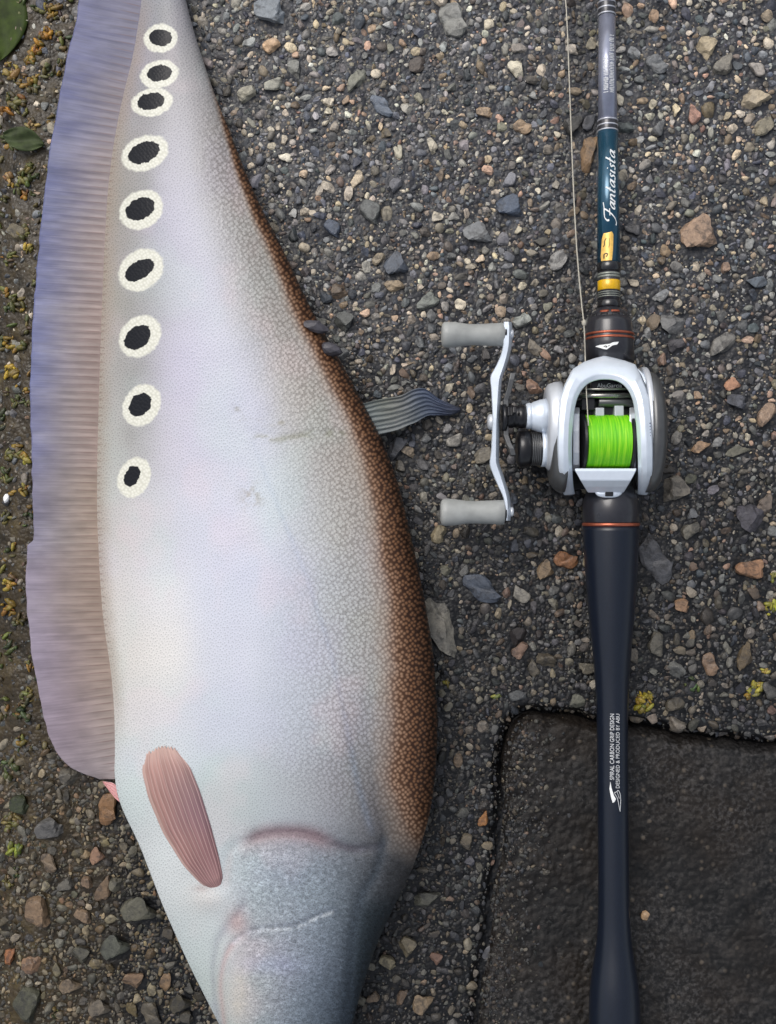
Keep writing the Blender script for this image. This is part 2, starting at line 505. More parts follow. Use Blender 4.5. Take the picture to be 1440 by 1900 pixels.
SKIN = [
 (290, -200, 130, 132, 150), (300, -80, 138, 140, 155), (300, 30, 152, 150, 163), (345, 40, 152, 150, 150), (250, 100, 142, 143, 160), (370, 110, 160, 156, 152),
 (235, 180, 152, 144, 148), (340, 190, 180, 178, 184), (395, 190, 165, 160, 155), (215, 300, 152, 146, 138), (330, 300, 182, 180, 192), (400, 300, 178, 178, 175), (440, 310, 160, 150, 140),
 (200, 420, 152, 146, 136), (330, 420, 188, 186, 202), (420, 420, 192, 194, 197), (490, 430, 172, 160, 150), (195, 540, 154, 149, 136), (300, 540, 170, 168, 174), (380, 540, 196, 196, 212),
 (470, 540, 194, 196, 196), (530, 540, 184, 176, 168), (190, 680, 156, 150, 138), (240, 680, 168, 166, 168), (330, 680, 194, 190, 209), (430, 680, 205, 207, 220), (560, 690, 198, 196, 192), (620, 700, 190, 180, 170),
 (190, 820, 164, 158, 148), (240, 820, 176, 176, 176), (330, 820, 204, 200, 214), (450, 820, 206, 210, 222), (600, 820, 200, 201, 200), (670, 830, 188, 174, 160),
 (190, 960, 178, 172, 164), (260, 960, 200, 201, 205), (380, 960, 212, 214, 228), (520, 960, 210, 217, 225), (640, 960, 204, 206, 204), (710, 960, 180, 164, 152),
 (200, 1100, 204, 197, 190), (280, 1100, 228, 228, 231), (420, 1100, 215, 219, 233), (560, 1100, 208, 214, 228), (650, 1100, 202, 211, 206), (720, 1100, 184, 172, 162),
 (215, 1220, 218, 212, 204), (290, 1220, 240, 236, 230), (420, 1220, 217, 220, 232), (560, 1220, 203, 209, 223), (660, 1220, 196, 202, 206), (740, 1220, 172, 156, 145),
 (222, 1340, 206, 209, 206), (300, 1340, 217, 222, 224), (420, 1340, 198, 205, 215), (560, 1340, 184, 192, 204), (660, 1340, 168, 173, 182), (740, 1340, 146, 130, 120),
 (230, 1460, 192, 202, 202), (420, 1460, 178, 189, 188), (520, 1460, 173, 180, 185), (620, 1460, 156, 158, 166), (700, 1460, 125, 122, 125), (780, 1460, 82, 66, 56),
 (260, 1540, 218, 224, 224), (440, 1530, 170, 178, 177), (560, 1510, 158, 163, 168), (660, 1540, 122, 125, 132), (740, 1540, 74, 70, 68), (760, 1500, 78, 70, 64), (715, 1590, 70, 72, 76),
 (300, 1640, 226, 232, 232), (390, 1660, 214, 212, 210), (430, 1640, 182, 196, 200), (470, 1630, 148, 162, 176), (540, 1630, 142, 154, 167), (620, 1630, 116, 128, 138), (690, 1630, 74, 80, 86), (745, 1640, 56, 50, 46),
 (350, 1740, 208, 220, 220), (405, 1720, 186, 198, 198), (470, 1690, 150, 152, 162), (540, 1670, 132, 142, 154), (490, 1760, 166, 160, 168), (560, 1760, 138, 148, 166), (610, 1740, 100, 112, 122), (690, 1740, 46, 54, 60),
 (390, 1840, 196, 212, 208), (440, 1830, 180, 180, 170), (500, 1840, 130, 142, 154), (580, 1840, 98, 112, 126), (630, 1840, 72, 84, 98), (665, 1830, 40, 46, 50),
 (440, 1960, 160, 176, 174), (530, 1960, 116, 128, 140), (600, 1960, 56, 66, 76), (540, 2080, 104, 114, 124), (580, 2080, 48, 56, 64)]

nv = 190
vv = (1 - np.cos(np.linspace(0, math.pi, nv))) / 2
vv = vv * 0.75 + np.linspace(0, 1, nv) * 0.25
Yb, Vb = np.meshgrid(rows, vv, indexing='ij')
Xb = fx_l(Yb) + Vb * (fx_r(Yb) - fx_l(Yb))
Zt = top_z(Xb, Yb)
Wt = P(Xb, Yb, Zt)
vb = vv[1:-1][::-1][::4]
Ybb, Vbb = np.meshgrid(rows, vb, indexing='ij')
Xbb = fx_l(Ybb) + Vbb * (fx_r(Ybb) - fx_l(Ybb))
bz = base_z(Ybb, Vbb)
Zb = 0.0012 + (bz - 0.0012) * (1 - np.clip(g_sec(Vbb), 0, 1)) ** 0.8
Wb = P(Xbb, Ybb, bz); Wb[..., 2] = Zb
ring = np.concatenate([Wt, Wb], 1)
nr, nc = ring.shape[:2]
F = grid_faces(nr, nc, close_c=True)[:, ::-1]
Vall = ring.reshape(-1, 3)
Xa = np.concatenate([Xb, Xbb], 1); Ya = np.concatenate([Yb, Ybb], 1)
Colr = place_colour(Xa, Ya, SKIN).reshape(nr, nc, 3)
Cm = Colr.mean(-1, keepdims=True)
Cm = Cm * (1 - 0.17 * sstep(0.45, 0.75, Cm))
Colr = Cm + (Colr / Colr.mean(-1, keepdims=True) - 1) * Cm * 0.85
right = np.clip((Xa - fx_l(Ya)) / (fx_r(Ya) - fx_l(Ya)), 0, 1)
Colr = Colr * (1 - 0.16 * sstep(0.5, 0.85, right) * sstep(300, 500, Ya) * sstep(1500, 1350, Ya))[..., None]  # right flank darkened in the colour, as light comes from the left

def paint(mask, rgb):
    global Colr
    m = np.clip(mask, 0, 1)[..., None]
    Colr = Colr * (1 - m) + lin(rgb) * m
# pink flesh of the gill edge, pale crest, pink jaw line, dark nape, white fin root
dg = seg_dist(Xa, Ya, GILL)
gyl = np.interp(Xa, GILL[6:, 0], GILL[6:, 1])
nz = fbm(Xa / 9.0, Ya / 9.0, 90, 3)
paint(0.72 * np.exp(-(np.where(Ya < gyl, dg * 1.0, dg * 0.7) / 15) ** 2) * sstep(436, 480, Xa) * sstep(640, 580, Xa), (128, 96, 100))
paint(0.5 * np.exp(-((dg - 2) / 5) ** 2) * sstep(440, 470, Xa) * sstep(690, 640, Xa), (96, 84, 92))  # shade under the gill fold, painted as a dark line
paint(0.55 * np.exp(-(dg / 9) ** 2) * sstep(600, 640, Xa), (72, 72, 82))
paint(0.35 * np.exp(-(dg / 8) ** 2) * sstep(440, 424, Xa), (190, 180, 178))
d2 = seg_dist(Xa, Ya, PREOP[:16])
paint(0.62 * np.exp(-(d2 / 3.2) ** 2) * sstep(0.25, 0.5, nz), (206, 206, 214))
paint(0.40 * np.exp(-((d2 - 7) / 5.0) ** 2) * (Ya < np.interp(Xa, PREOP[:16, 0][::-1], PREOP[:16, 1][::-1])) * sstep(440, 470, Xa), (84, 92, 104))
dc = seg_dist(Xa, Ya, CHEEKF)
paint(0.40 * np.exp(-(dc / 6.0) ** 2) * (0.5 + nz), (140, 142, 152))
d2 = seg_dist(Xa, Ya, PREOP[15:])
paint(0.55 * np.exp(-((d2 + 2) / 7.0) ** 2), (186, 150, 146))
paint(0.5 * np.exp(-(((Xa - 440) / 20) ** 2 + ((Ya - 1712) / 26) ** 2)), (172, 128, 122))
paint(0.35 * np.exp(-(((Xa - 500) / 60) ** 2 + ((Ya - 1790) / 18) ** 2)) , (160, 165, 196))
paint(0.45 * np.exp(-(((Xa - 442) / 18) ** 2 + ((Ya - 1850) / 55) ** 2)) * (0.3 + nz), (214, 206, 184))
d4 = seg_dist(Xa, Ya, NAPE)
side = sstep(-6, 14, Xa - np.interp(Ya, NAPE[:, 1], NAPE[:, 0])) * sstep(1640, 1700, Ya)
paint(0.72 * side, (36, 46, 52))
paint(0.5 * np.exp(-(d4 / 10) ** 2), (62, 72, 82))
paint(0.55 * np.exp(-(((Xa - 382) / 32) ** 2 + ((Ya - 1666) / 24) ** 2)) * (0.5 + 0.7 * nz), (212, 204, 198))
paint(0.45 * np.exp(-(((Xa - 374) / 16) ** 2 + ((Ya - 1648) / 7) ** 2)), (150, 128, 124))
# lateral line
d5 = seg_dist(Xa, Ya, LATERAL)
paint(0.26 * np.exp(-(d5 / 5) ** 2) * (0.4 + 1.0 * nz) * sstep(700, 1000, Ya) * sstep(1560, 1500, Ya), (150, 165, 190))
paint(0.30 * np.exp(-(d5 / 9) ** 2) * sstep(1250, 1400, Ya) * sstep(1580, 1520, Ya), (95, 108, 125))
# olive-grey patches between the spots and mud smears
paint(0.45 * np.exp(-((Xa - np.interp(Ya, [0, 130, 280, 500, 900], [300, 290, 262, 258, 250])) / 42) ** 2) * sstep(960, 800, Ya) * (0.35 + 0.9 * fbm(Xa / 30.0, Ya / 30.0, 93, 3)), (136, 138, 132))
sm = seg_dist(Xa, Ya, [(478, 812), (520, 815), (560, 808), (640, 800)])
paint(0.62 * np.exp(-(sm / 7) ** 2) * sstep(0.42, 0.62, fbm(Xa / 12.0, Ya / 8.0, 95, 3)), (138, 138, 118))
sm = seg_dist(Xa, Ya, [(438, 755), (450, 782), (470, 784), (530, 784)])
paint(0.55 * np.exp(-(sm / 5) ** 2) * sstep(0.42, 0.62, fbm(Xa / 10.0, Ya / 8.0, 96, 3)), (140, 134, 112))
sm = np.hypot((Xa - 468) / 20, (Ya - 922) / 22)
paint(0.6 * np.exp(-sm ** 2) * sstep(0.45, 0.62, fbm(Xa / 10.0, Ya / 9.0, 97, 3)), (150, 138, 112))
# faint pearly patches
lum = sstep(0.12, 0.45, Colr.mean(-1))
pe = fbm(Xa / 120.0, Ya / 150.0, 101, 3); pf = fbm(Xa / 100.0, Ya / 130.0, 102, 3)
paint(lum * 0.14 * sstep(0.5, 0.75, pe), (190, 186, 214)); paint(lum * 0.14 * sstep(0.52, 0.75, pf), (190, 214, 206))
pg = fbm(Xa / 90.0, Ya / 110.0, 103, 3)
paint(lum * 0.16 * sstep(0.55, 0.75, pg), (226, 200, 204))
paint(0.85 * sstep(30, 4, np.hypot(Xa - 235, Ya - 1200) / 6), (235, 228, 218)) if False else None

sl_ = (Xa - fx_l(Ya))
paint(0.6 * sstep(34, 2, sl_ + 10 * (fbm(Xa / 14.0, Ya / 14.0, 104, 3) - 0.5)) * sstep(1440, 1250, Ya) * sstep(-100, 100, Ya), (156, 142, 128))
paint(0.5 * np.exp(-((sl_ - 4) / 5.0) ** 2) * sstep(0.62, 0.95, np.cos(2 * math.pi * Ya / 14.0)) * sstep(1300, 1150, Ya) * sstep(150, 300, Ya), (112, 86, 78))
# how brown the back is
wdt = interp(Ya, [(0, 8), (200, 14), (400, 40), (600, 66), (800, 82), (1000, 105), (1200, 135), (1400, 150), (1500, 120), (1620, 70), (1750, 40)])
dr = (fx_r(Ya) - Xa)
B = np.clip(1 - dr / wdt, 0, 1) ** 1.15 * sstep(1660, 1440, Ya) * sstep(60, 330, Ya)
B = np.clip(B + 0.10 * (fbm(Xa / 40.0, Ya / 40.0, 55, 3) - 0.5) * (B > 0.05), 0, 1)
under = np.zeros((nr, nc)); under[:, nv:] = 1
B = np.where(under > 0, 0.0, B)
back = np.clip(1 - dr / (wdt * 2.3 + 40), 0, 1) * sstep(1640, 1440, Ya) * sstep(100, 330, Ya)

def fish_mat():
    t = NT("fish_skin")
    col = t.attr("tint").outputs["Color"]
    px = t.attr("pxy").outputs["Vector"]            # place on the skin, hundreds of photo pixels
    br = t.attr("brown").outputs["Fac"]
    mp = t.n("ShaderNodeMapping"); mp.inputs["Rotation"].default_value = (0, 0, math.radians(38)); mp.inputs["Scale"].default_value = (1.0, 1.0, 0)
    t.l(px, mp.inputs["Vector"])
    vs = t.voro(mp.outputs[0], 13.4, 0.6, dims='2D')
    vt = t.voro(mp.outputs[0], 17.5, 0.62, dims='2D')
    cell = t.ramp(vs.outputs["Distance"], [(0.12, 1.0), (0.52, 0.0)])
    cel2 = t.ramp(vt.outputs["Distance"], [(0.15, 1.0), (0.60, 0.0)])
    # flank: scales a touch darker at their edges, some with a dark pit
    grain = t.noise(px, 34, 3, 0.6)
    fine = t.noise(px, 90, 2, 0.7)
    fl = t.mix(1.0, col, t.ramp(vt.outputs["Distance"], [(0.08, 0.66), (0.26, 0.99), (0.5, 1.02), (0.75, 0.90)]), 'MULTIPLY')
    fl = t.mix(1.0, fl, t.ramp(fine, [(0.28, 0.90), (0.5, 1.0), (0.72, 1.10)]), 'MULTIPLY')
    sy = t.n("ShaderNodeSeparateXYZ"); t.l(px, sy.inputs[0])
    headm = t.math('MULTIPLY', t.math('MULTIPLY_ADD', sy.outputs[1], 1.25, -18.9, clamp=True), t.math('MULTIPLY_ADD', t.math('SUBTRACT', sy.outputs[0], t.math('MULTIPLY', sy.outputs[1], 0.06)), 1.5, -4.6, clamp=True))
    hm = t.n("ShaderNodeMapping"); hm.inputs["Scale"].default_value = (1.0, 1.35, 1); t.l(px, hm.inputs["Vector"])
    wr = t.noise(hm.outputs[0], 12, 6, 0.8, 0.8)
    fl = t.mix(headm, fl, t.mix(1.0, fl, t.ramp(wr, [(0.34, 0.52), (0.5, 0.95), (0.66, 1.6)]), 'MULTIPLY'))
    fl = t.mix(1.0, fl, t.ramp(grain, [(0.3, (0.93, 0.94, 0.95)), (0.7, (1.05, 1.04, 1.05))]), 'MULTIPLY')
    # back: golden-brown scale centres in dark brown gaps
    cen = t.ramp(br, [(0.0, c3(198, 196, 190)), (0.2, c3(192, 178, 164)), (0.4, c3(172, 140, 116)), (0.65, c3(134, 96, 68)), (1.0, c3(82, 54, 38))])
    gap = t.ramp(br, [(0.0, c3(184, 180, 175)), (0.2, c3(148, 130, 116)), (0.4, c3(98, 70, 52)), (0.65, c3(58, 36, 24)), (1.0, c3(26, 18, 14))])
    bk = t.mix(cell, gap, cen)
    tone = t.mix(1.0, fl, t.ramp(cell, [(0.0, (0.66, 0.63, 0.60)), (0.7, (1.02, 0.99, 0.96))]), 'MULTIPLY')
    tone = t.mix(t.ramp(t.attr('back').outputs['Fac'], [(0.05, 0.0), (0.55, 1.0)]), fl, tone)
    c = t.mix(t.ramp(br, [(0.10, 0.0), (0.48, 1.0)]), tone, bk)
    # the nine ringed spots
    jag = t.n("ShaderNodeTexNoise"); t.l(px, jag.inputs["Vector"]); jag.inputs["Scale"].default_value = 13; jag.inputs["Detail"].default_value = 3
    jv = t.n("ShaderNodeVectorMath", operation='MULTIPLY_ADD'); t.l(jag.outputs["Color"], jv.inputs[0])
    jv.inputs[1].default_value = (0.085, 0.085, 0); jv.inputs[2].default_value = (-0.0425, -0.0425, 0)
    jp = t.n("ShaderNodeVectorMath", operation='ADD'); t.l(px, jp.inputs[0]); t.l(jv.outputs[0], jp.inputs[1])
    def ell(cx, cy, a, b, rot):
        m = t.n("ShaderNodeMapping", vector_type='TEXTURE')
        m.inputs["Location"].default_value = (cx / 100, cy / 100, 0)
        m.inputs["Rotation"].default_value = (0, 0, math.radians(rot))
        m.inputs["Scale"].default_value = (a / 100, b / 100, 1)
        t.l(jp.outputs[0], m.inputs["Vector"])
        ln = t.n("ShaderNodeVectorMath", operation='LENGTH'); t.l(m.outputs[0], ln.inputs[0])
        return ln.outputs["Value"]
    SP = [  # pupil cx cy a b rot | ring cx cy a b rot (x right, y down)
        (298, 70, 22, 16, -4, 298, 71, 33, 28, -8), (296, 136, 24, 15, -12, 296, 138, 38, 27, -15), (280, 188, 26, 16, -10, 282, 190, 41, 27, -12),
        (267, 283, 32, 19, -24, 269, 284, 47, 33, -22), (260, 388, 29, 20, -26, 262, 389, 45, 36, -30), (259, 501, 31, 17, -32, 262, 501, 47, 38, -38),
        (255, 626, 28, 20, -38, 260, 624, 45, 37, -45), (260, 751, 24, 19, -44, 263, 752, 43, 35, -56), (245, 883, 21, 14, -62, 249, 886, 41, 31, -66)]
    rmin = pmin = None
    for s in SP:
        p_ = ell(*s[:5]); r_ = ell(*s[5:])
        rmin = r_ if rmin is None else t.math('MINIMUM', rmin, r_)
        pmin = p_ if pmin is None else t.math('MINIMUM', pmin, p_)
    c = t.mix(t.ramp(rmin, [(0.90, 1.0), (1.03, 0.0)]), c, t.mix(cel2, c4(204, 203, 190), c4(222, 221, 210)))
    c = t.mix(t.ramp(pmin, [(0.95, 1.0), (1.05, 0.0)]), c, c4(14, 16, 24))
    t.l(c, t.b.inputs["Base Color"])
    t.l(t.math('MULTIPLY_ADD', grain, 0.18, 0.30), t.b.inputs["Roughness"])
    t.b.inputs["Specular IOR Level"].default_value = 0.22
    t.b.inputs["Coat Weight"].default_value = 0.05
    t.b.inputs["Coat Roughness"].default_value = 0.28
    t.b.inputs["Subsurface Weight"].default_value = 0.0
    hb = t.mix(br, cel2, cell)
    h = t.math('ADD', t.math('MULTIPLY', hb, t.math('MULTIPLY_ADD', br, 0.9, 0.45)), t.math('ADD', t.math('MULTIPLY', grain, 0.4), t.math('MULTIPLY', t.math('MULTIPLY', wr, headm), 3.0)))
    t.l(t.bump(h, 0.42, 0.0004), t.b.inputs["Normal"])
    return t.m

me = new_mesh("body", Vall, np.ascontiguousarray(F))
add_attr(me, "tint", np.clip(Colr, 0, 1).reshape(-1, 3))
add_attr(me, "pxy", np.stack([Xa / 100, Ya / 100, 0 * Xa], -1).reshape(-1, 3), 'FLOAT_VECTOR')
add_attr(me, "brown", B.ravel(), 'FLOAT'); add_attr(me, "back", back.ravel(), 'FLOAT')
body = obj("body", me, fish_mat(), fish)

# ------------------------------------------------------------------ fins
def fin_mat(name, lines, amt, dark, thin=0.12, line_light=None, rough=0.38):
    t = NT(name)
    col = t.attr("tint").outputs["Color"]
    ry = t.n("ShaderNodeSeparateXYZ"); t.l(t.attr("ray").outputs["Vector"], ry.inputs[0])
    u_, w_ = ry.outputs[0], ry.outputs[1]
    fr = t.math('FRACT', u_)
    tri = t.math('ABSOLUTE', t.math('SUBTRACT', fr, 0.5))          # 0.5 at a ray, 0 midway
    nz_ = t.noise(t.attr("ray").outputs["Vector"], 3.0, 4, 0.6)
    ray = t.ramp(tri, [(0.5 - thin, 0.0), (0.5, 1.0)])
    c = t.mix(t.math('MULTIPLY', ray, amt), col, dark)
    # finer branching of the rays
    cmb = t.n("ShaderNodeCombineXYZ"); t.l(t.math('MULTIPLY', u_, 3.2), cmb.inputs[0]); t.l(t.math('MULTIPLY', w_, 1.6), cmb.inputs[1])
    st = t.noise(cmb.outputs[0], 1.0, 3, 0.6)
    c = t.mix(1.0, c, t.ramp(st, [(0.3, 0.82), (0.7, 1.13)]), 'MULTIPLY')
    if lines is not None:       # short dark ticks where each ray meets the body
        tick = t.math('MULTIPLY', t.ramp(tri, [(0.40, 0.0), (0.48, 1.0)]), t.ramp(w_, [(0.06, 0.0), (0.10, 1.0), (0.24, 0.8), (0.40, 0.0)]))
        c = t.mix(t.math('MULTIPLY', tick, 0.5), c, lines)
    t.l(c, t.b.inputs["Base Color"])
    t.b.inputs["Roughness"].default_value = rough
    t.b.inputs["Coat Weight"].default_value = 0.05
    t.b.inputs["Specular IOR Level"].default_value = 0.25
    t.b.inputs["Coat Roughness"].default_value = 0.2
    t.l(t.bump(t.math('ADD', t.math('MULTIPLY', ray, 0.25), st), 0.25, 0.0003), t.b.inputs["Normal"])
    return t.m

# anal fin: (base y, tip x, tip y)
AF = [(-330, 205, -350), (-200, 178, -235), (-80, 160, -115), (0, 152, -32), (60, 141, 40), (130, 126, 100), (200, 111, 176), (300, 92, 285), (400, 79, 388), (500, 69, 491), (600, 61, 593), (700, 56, 694), (800, 57, 795),
      (900, 60, 897), (985, 63, 985), (1004, 62, 1003), (1012, 51, 1012), (1060, 48, 1060), (1100, 49, 1101), (1150, 52, 1153), (1200, 58, 1206), (1250, 67, 1262), (1300, 78, 1318), (1350, 90, 1366), (1385, 108, 1402),
      (1412, 130, 1425), (1430, 160, 1438), (1446, 190, 1446)]
by = np.concatenate([np.linspace(-330, 1446, 1100)])
tx = interp(by, AF, 1); ty = interp(by, AF, 2)
tx = np.where(np.abs(by - 1008) < 26, tx, smooth1(tx, 15))
nw = 44
w = np.linspace(0, 1, nw)
BY, Wf = np.meshgrid(by, w, indexing='ij')
bx = fx_l(BY) + 10
RAYN = BY / 14.0
FX = bx + (tx[:, None] - bx) * Wf; FY = BY + (ty[:, None] - BY) * Wf
# the edge is a little ragged
FX = FX + Wf ** 6 * 3.5 * (fbm(BY / 18.0, 0 * BY, 64, 3) - 0.5)
bzl = base_z(BY, 0.0) + 0.0012
tipz = 0.0040 + 0.003 * (fbm(BY / 120.0, 0 * BY, 65, 3) - 0.5)
FZ = bzl * (1 - Wf) ** 1.25 + tipz * (1 - (1 - Wf) ** 1.25)
FZ = FZ + 0.00007 * np.cos(2 * math.pi * RAYN) * sstep(0.02, 0.12, Wf) * sstep(0.9, 0.3, Wf)
FZ = FZ + 0.0016 * sstep(0.15, 0.9, Wf) * (fbm(BY / 46.0, Wf * 1.2, 66, 3) - 0.5)
FINC = [(250, -100, 120, 118, 150), (200, -100, 100, 104, 150), (235, 60, 132, 128, 152), (190, 60, 104, 106, 148), (150, 60, 106, 112, 164), (205, 200, 150, 136, 142), (160, 200, 108, 110, 150), (115, 200, 108, 116, 170),
        (185, 330, 162, 142, 136), (140, 330, 122, 118, 148), (95, 330, 106, 118, 176), (175, 480, 166, 142, 132), (125, 480, 132, 126, 146), (75, 480, 104, 116, 178), (172, 640, 170, 142, 130), (120, 640, 146, 137, 144), (66, 640, 110, 122, 182),
        (168, 800, 172, 144, 130), (120, 800, 152, 141, 142), (64, 800, 116, 122, 174), (165, 950, 176, 150, 128), (115, 950, 156, 144, 140), (66, 950, 134, 132, 168), (168, 1100, 174, 148, 128), (120, 1100, 160, 142, 136), (60, 1100, 166, 154, 178),
        (185, 1230, 176, 152, 134), (130, 1230, 160, 140, 140), (75, 1230, 172, 158, 182), (200, 1340, 184, 164, 148), (150, 1340, 158, 136, 140), (98, 1340, 168, 152, 172), (200, 1420, 176, 160, 156), (150, 1410, 160, 146, 158)]
fcol = place_colour(FX, FY, FINC, 34)
fcol = (fcol * 0.80 + fcol.mean(1, keepdims=True) * 0.20) * (0.56 + 0.26 * fbm(FX / 30.0, FY / 16.0, 67, 4)).reshape(-1, 1)
M_AFIN = fin_mat("ventral_fin_skin", c4(104, 74, 68), 0.10, c4(86, 74, 84))
solid_sheet("anal_fin", P(FX, FY, FZ), 0.0006, M_AFIN, fish,
            {"tint": (fcol, 'FLOAT_COLOR'), "ray": (np.stack([RAYN, Wf, 0 * Wf], -1).reshape(-1, 3), 'FLOAT_VECTOR')})

# pectoral fin, folded back flat on the flank
LC = curve_pts([(398, 1655), (372, 1640), (340, 1606), (302, 1545), (275, 1480), (263, 1428), (268, 1402)], 90)
RC = curve_pts([(414, 1652), (413, 1625), (406, 1590), (390, 1530), (370, 1466), (352, 1422), (332, 1396)], 90)
na = 73
a = np.linspace(0, 1, na)
PX_ = LC[:, None, 0] * (1 - a) + RC[:, None, 0] * a; PY_ = LC[:, None, 1] * (1 - a) + RC[:, None, 1] * a
r_ = np.linspace(0, 1, 90)[:, None]
PY_ = PY_ - 12 * r_ ** 5 * np.sin(math.pi * a)[None, :] + 2.6 * r_ ** 6 * np.cos(2 * math.pi * 11 * a)[None, :] + 7 * r_ ** 8 * (fbm(a[None, :] * 9.0, 0 * a[None, :], 69, 3) - 0.5)
RN = np.broadcast_to(a * 11, PX_.shape)
rr = np.broadcast_to(r_, PX_.shape)
PZ_ = top_z(PX_, PY_) + 0.0010 + 0.0007 * np.sin(math.pi * np.clip(a, 0, 1))[None, :] ** 0.7 + 0.0002 * np.cos(2 * math.pi * RN) * sstep(0.0, 0.3, rr)
lip = np.minimum(sstep(0.0, 0.14, np.broadcast_to(a, PX_.shape)), sstep(1.0, 0.86, np.broadcast_to(a, PX_.shape)))
PZ_ = PZ_ - 0.0007 * (1 - lip) - 0.0007 * sstep(0.85, 1.0, rr) - 0.0024 * sstep(0.10, 0.0, rr)
PC = [(400, 1640, 160, 122, 122), (380, 1590, 152, 112, 112), (400, 1580, 130, 96, 102), (345, 1560, 176, 134, 128), (355, 1520, 150, 116, 120), (380, 1520, 128, 98, 108), (300, 1490, 180, 138, 130), (335, 1460, 150, 120, 122), (290, 1420, 192, 150, 142), (325, 1415, 178, 140, 134), (305, 1392, 196, 158, 148)]
pcol = place_colour(PX_, PY_, PC, 22) * (0.56 + 0.44 * fbm(RN * 1.7, rr * 2.0, 68, 4)).reshape(-1, 1)
pedge = (sstep(0.12, 0.0, np.broadcast_to(a, PX_.shape)) * 0.5 + sstep(0.88, 1.0, rr) * 0.45).reshape(-1, 1)
pcol = pcol * (1 - pedge) + lin((204, 176, 166)) * pedge
M_PFIN = fin_mat("pectoral_fin_skin", None, 0.75, c4(196, 172, 166), thin=0.10)
solid_sheet("pectoral_fin", P(PX_, PY_, PZ_), 0.0004, M_PFIN, fish,
            {"tint": (pcol, 'FLOAT_COLOR'), "ray": (np.stack([RN + 0.5, rr * 2, 0 * rr], -1).reshape(-1, 3), 'FLOAT_VECTOR')})

# the small feather-like dorsal fin lying on the asphalt
TC = curve_pts([(664, 752), (690, 744), (704, 741), (740, 735), (768, 722), (790, 720), (806, 734), (822, 744), (852, 756)], 80)
BC = curve_pts([(694, 808), (712, 804), (738, 797), (770, 784), (794, 771), (815, 770), (832, 771), (846, 768), (856, 762)], 80)
a = np.linspace(0, 1, 57)
DX = TC[:, None, 0] * (1 - a) + BC[:, None, 0] * a; DY = TC[:, None, 1] * (1 - a) + BC[:, None, 1] * a
r_ = np.broadcast_to(np.linspace(0, 1, 80)[:, None], DX.shape); RN = np.broadcast_to(a * 7, DX.shape) + 0.9 * (fbm(r_ * 2.5, a[None, :] * 5.0 + 0 * r_, 79, 3) - 0.5)
DY = DY + 3 * (fbm(DX / 22.0, RN, 77, 3) - 0.5) * sstep(0.05, 0.4, r_)
DZ = 0.0125 * (1 - r_) ** 1.3 + 0.0042 + 0.0006 * np.cos(2 * math.pi * RN) * sstep(1.0, 0.7, r_) + 0.0022 * sstep(0.45, 0.8, r_) * np.sin(math.pi * a)[None, :] * np.sin(9 * r_)
DC = [(690, 770, 120, 128, 128), (700, 795, 132, 138, 140), (720, 760, 122, 124, 112), (745, 745, 112, 112, 112), (740, 785, 138, 142, 144), (775, 760, 112, 120, 122), (785, 735, 92, 102, 126), (800, 755, 84, 95, 122), (830, 762, 70, 76, 94), (850, 760, 52, 54, 66)]
dcol = place_colour(DX, DY, DC, 18) * (0.6 + 0.7 * fbm(RN * 1.3, r_ * 3.0, 80, 4)).reshape(-1, 1)
M_DFIN = fin_mat("dorsal_fin_skin", None, 0.32, c4(60, 66, 62), thin=0.2)
solid_sheet("dorsal_fin", P(DX, DY, DZ), 0.0008, M_DFIN, fish,
            {"tint": (dcol, 'FLOAT_COLOR'), "ray": (np.stack([RN, r_ * 2, 0 * r_], -1).reshape(-1, 3), 'FLOAT_VECTOR')})

# tiny pink pelvic fin behind the anal fin's front end
TC = curve_pts([(224, 1462), (208, 1452), (190, 1450)], 16); BC = curve_pts([(232, 1496), (214, 1482), (192, 1454)], 16)
a = np.linspace(0, 1, 13)
X_ = TC[:, None, 0] * (1 - a) + BC[:, None, 0] * a; Y_ = TC[:, None, 1] * (1 - a) + BC[:, None, 1] * a
r_ = np.broadcast_to(np.linspace(0, 1, 16)[:, None], X_.shape); RN = np.broadcast_to(a * 4, X_.shape)
Z_ = base_z(Y_, 0.0) * (1 - 0.35 * r_) + 0.0003 * np.cos(2 * math.pi * RN)
solid_sheet("pelvic_fin", P(X_, Y_, Z_), 0.0006, M_PFIN, fish,
            {"tint": (np.broadcast_to(lin((196, 140, 140)), (X_.size, 3)), 'FLOAT_COLOR'), "ray": (np.stack([RN, r_, 0 * r_], -1).reshape(-1, 3), 'FLOAT_VECTOR')})

# ------------------------------------------------------------------ stones
def ico(sub):
    import bmesh
    bm = bmesh.new(); bmesh.ops.create_icosphere(bm, subdivisions=sub, radius=1)
    V = np.array([v.co[:] for v in bm.verts]); Fa = np.array([[v.index for v in f.verts] for f in bm.faces])
    bm.free()
    return V, Fa
def half(V, Fa, zmin):
    keep = V[Fa].mean(1)[:, 2] > zmin
    Fa = Fa[keep]; used = np.unique(Fa)
    mp = -np.ones(len(V), int); mp[used] = np.arange(len(used))
    return V[used], mp[Fa]

def chip_radius(D, n, K=11, lo=0.62, hi=1.0):
    N = rng.normal(size=(n, K, 3)); N /= np.linalg.norm(N, axis=2, keepdims=True)
    h = rng.uniform(lo, hi, (n, K))
    dots = np.einsum('vd,nkd->nvk', D, N)
    r = np.where(dots > 0.05, h[:, None, :] / np.maximum(dots, 0.05), 9).min(2)
    return np.minimum(r, 1.18)

